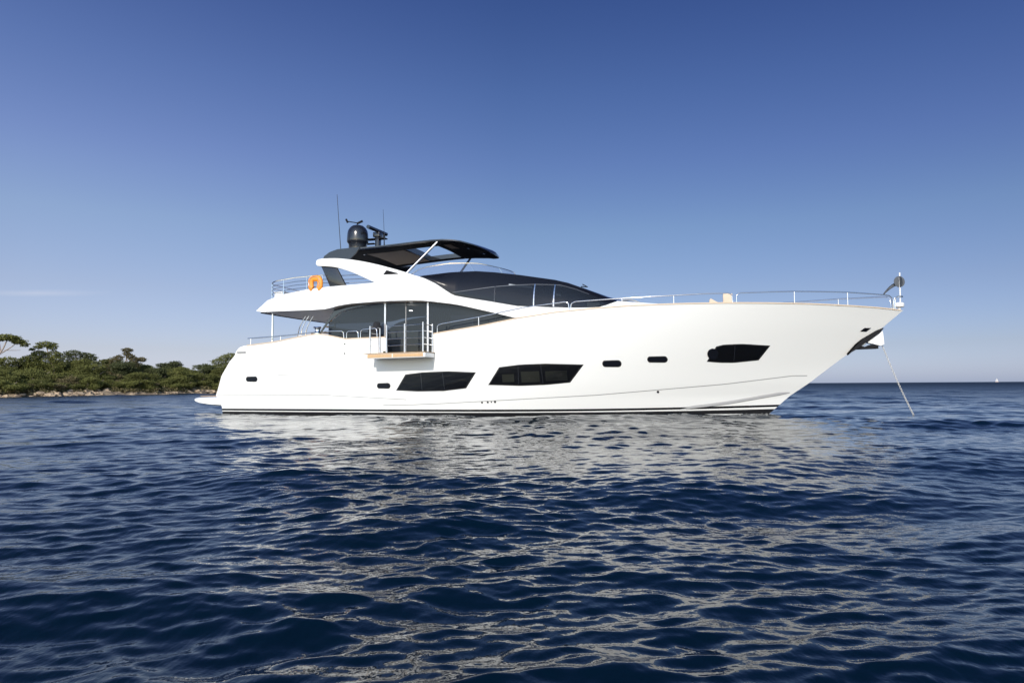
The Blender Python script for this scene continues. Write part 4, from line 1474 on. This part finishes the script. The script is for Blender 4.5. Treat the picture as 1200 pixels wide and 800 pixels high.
for d0, d1, jit, sc, cnt in ROWS:
    for i in range(cnt):
        u = lerp(-.90, -.33, (i + random.uniform(.1, .9)) / cnt)
        d = random.uniform(d0, d1)
        t = tee(u, d)
        if t <= .02 or t >= .97:
            continue
        p = shore(t) + shore_n(t) * d
        k = random.choice([0, 1, 2, 3, 4, 0, 1, 3, 5]) if d0 > 5 else random.choice([0, 3, 3, 5, 1])
        place_bush(k, p.x, p.y, ground_h(d) - .15, sc * random.uniform(.8, 1.15), random.uniform(0, 6.28),
                   'green bushy pine in the dense belt of trees above the rocky shore', 'bushy pines covering the island')

def special(name, label, u, d, blobs, limbs, m='pine', per=900, size=.11, seed=3, s=1.0):
    t = tee(u, d)
    p = shore(t) + shore_n(t) * d
    r = thing(name, label, 'tree', (p.x, p.y, ground_h(d)), math.atan2(-p.x, p.y))
    r.scale = (s, s, s)
    crown_obj(blobs, per, size, seed, M[m], r)
    trunk_obj(limbs, r)
    return r
# local x points right in the photograph, z up
special('umbrella_pine', 'umbrella pine with flat crown on a bare leaning trunk rising over the others', -.742, 13.6,
        [(0, 0, 6.9, 1.5, 1.4, .42), (-.9, .2, 6.6, .9, .9, .32), (.7, 0, 6.7, 1.1, 1.0, .42), (1.5, 0, 6.3, .95, .8, .42), (2.1, .1, 5.9, .6, .6, .38), (-1.8, 0, 6.45, .7, .7, .28), (1.2, .2, 6.35, .8, .7, .35)],
        [([(-2.2, 0, -.5), (-1.7, 0, 2.6), (-.5, 0, 4.9), (.1, 0, 6.6)], .17, .07), ([(-.5, 0, 4.6), (.5, 0, 5.4), (1.3, 0, 6.2)], .09, .04), ([(-.6, 0, 4.4), (-.7, 0, 5.4), (-.9, 0, 6.4)], .08, .03), ([(-.2, 0, 5.0), (1.0, 0, 5.0), (1.7, 0, 5.05)], .05, .02)], per=1300, s=.97)
special('umbrella_pine', 'tall broad pine with a domed layered crown and pale trunk near the left', -.688, 12,
        [(.3, 0, 7.0, 1.5, 1.3, .5), (1.1, 0, 6.6, .9, .9, .5), (-.8, 0, 6.5, .8, .8, .3), (-1.7, .2, 6.1, .5, .6, .22), (-.6, .3, 5.4, 1.2, 1.2, .55), (1.4, .2, 5.3, 1.2, 1.2, .7), (1.9, 0, 4.4, 1.1, 1.1, .8), (-1.6, 0, 4.7, 1.3, 1.2, .55), (-2.6, 0, 4.3, 1.0, 1.0, .45), (.2, .4, 4.2, 1.6, 1.3, .8), (-1.2, .3, 3.6, 1.9, 1.4, .8), (1.6, .3, 3.2, 1.6, 1.4, .9)],
        [([(1.5, 0, -.5), (1.5, 0, 2.4), (.9, 0, 4.4), (.3, 0, 6.6)], .2, .07), ([(1.1, 0, 4.0), (-.2, 0, 5.3), (-.9, 0, 6.3)], .08, .04), ([(1.3, 0, 3.4), (1.9, 0, 4.9), (1.4, 0, 6.4)], .08, .04)], per=1300, seed=8, s=.86)
special('umbrella_pine', 'low twin-headed pine between the domed pine and the bare-limbed pine', -.635, 14,
        [(-.8, 0, 4.9, 1.3, 1.1, .45), (-1.6, 0, 4.5, .9, .9, .45), (.9, 0, 4.6, 1.2, 1.1, .42), (1.6, 0, 4.2, .9, .9, .45), (0, .3, 3.8, 1.8, 1.3, .7), (-1.0, .2, 3.2, 1.4, 1.3, .8), (1.3, .2, 3.2, 1.5, 1.3, .7)],
        [([(0, 0, -.5), (.1, 0, 2.6), (-.7, 0, 4.7)], .16, .06), ([(.1, 0, 2.6), (.8, 0, 4.4)], .09, .04)], m='pine_dark', seed=12)
special('umbrella_pine', 'greyish pine with a small square top on bare pale limbs mid shore', -.566, 13,
        [(.1, 0, 6.7, 1.0, .9, .42), (.0, .1, 6.0, .7, .7, .35), (.6, 0, 5.5, .8, .8, .5), (-1.3, 0, 5.2, .9, .8, .5), (-2.0, .1, 4.6, 1.0, .9, .5), (1.3, 0, 4.9, 1.0, .9, .55), (2.6, .2, 4.9, .9, .9, .45), (1.2, .3, 4.0, 1.3, 1.1, .6), (-1.6, .4, 3.6, 1.5, 1.2, .7)],
        [([(-.6, 0, -.5), (-.5, 0, 3.0), (.0, 0, 5.0), (.1, 0, 6.5)], .18, .07), ([(-.5, 0, 2.8), (-1.2, 0, 4.0), (-1.6, 0, 4.9)], .1, .04), ([(.6, 0, 1.0), (.5, 0, 3.4), (.1, 0, 4.8)], .09, .05), ([(0, 0, 4.6), (.9, 0, 5.2)], .07, .03)], m='dry', per=1500, seed=16, s=.86)
special('pine_tree', 'taller green pine rising just behind the stern of the yacht', -.412, 12,
        [(0, 0, 5.6, 1.3, 1.2, .5), (-1.3, 0, 5.1, 1.1, 1.0, .5), (1.4, 0, 5.3, 1.3, 1.1, .6), (-2.4, 0, 4.4, 1.3, 1.1, .6), (.3, .3, 4.4, 2.0, 1.4, .9), (2.2, .2, 4.6, 1.3, 1.2, .8), (-1.0, .3, 3.4, 2.2, 1.4, .9)],
        [([(0, 0, -.5), (.1, 0, 2.6), (0, 0, 5.3)], .16, .05)], seed=19)

# low scrub between the boulders and the trees: one uncountable cover
rg = random.Random(33)
def p_u(t):
    return shore(t).x / shore(t).y
bl = []
for i in range(260):
    t = tee(rg.uniform(-.88, -.34))
    if t <= .02 or t >= .97:
        continue
    d = rg.uniform(1.8, 8)
    if -.69 < p_u(t) < -.575 and d < 4.5 and rg.random() < .75:
        continue
    p = shore(t) + shore_n(t) * d
    bl.append((p.x, p.y, ground_h(d) + .2, rg.uniform(.5, 1.1), rg.uniform(.5, 1.1), rg.uniform(.3, .65)))
V, F = leaf_cloud(bl, 330, .13, 5)
me = bpy.data.meshes.new('scrub')
me.from_pydata(V.tolist(), [], F.tolist())
me.materials.append(M['dry'])
o = bpy.data.objects.new('scrub', me)
C.objects.link(o)
tag(o, 'low dry scrub covering the bank above the boulders', 'scrub', kind='stuff')

# ------------------------------------------------------------------ far sailing boat on the horizon
bx, by = 1700.0, 2400.0
sb = thing('sailing_boat', 'tiny white sailing boat far off on the horizon at right', 'sailboat', (bx, by, -.01), rad(-15))
sb.scale = (.6, .6, .6)
rows = []
for x, b_, z0, z1 in [(-8, 1.2, -.4, 2.6), (-4, 2.2, -.6, 2.6), (2, 2.2, -.6, 2.9), (6, 1.2, -.3, 3.2), (9, .05, 1.5, 3.4)]:
    rows.append([(x, -b_, z1), (x, -b_ * .8, z0), (x, b_ * .8, z0), (x, b_, z1)])
M['hull_red'] = mat('rusty_white_hull', (0.55, 0.42, 0.38), .5)
MB().grid(rows, True).build('hull', M['hull_red'], sb, smooth=40)
MB().tube([(1, 0, 2), (1, 0, 24)], .14, 6).build('mast', M['white_pl'], sb)
M['sailcloth'] = mat('grey_white_sailcloth', (0.55, 0.54, 0.53), .8)
MB().prism([(.8, 4), (-6.5, 4.2), (-4.5, 12), (-.6, 20), (.8, 23)], -.06, .06).build('main_sail', M['sailcloth'], sb, smooth=0)
MB().prism([(1.3, 5), (8.5, 4), (5, 12), (1.3, 21)], -.05, .05).build('jib', M['sailcloth'], sb, smooth=0)
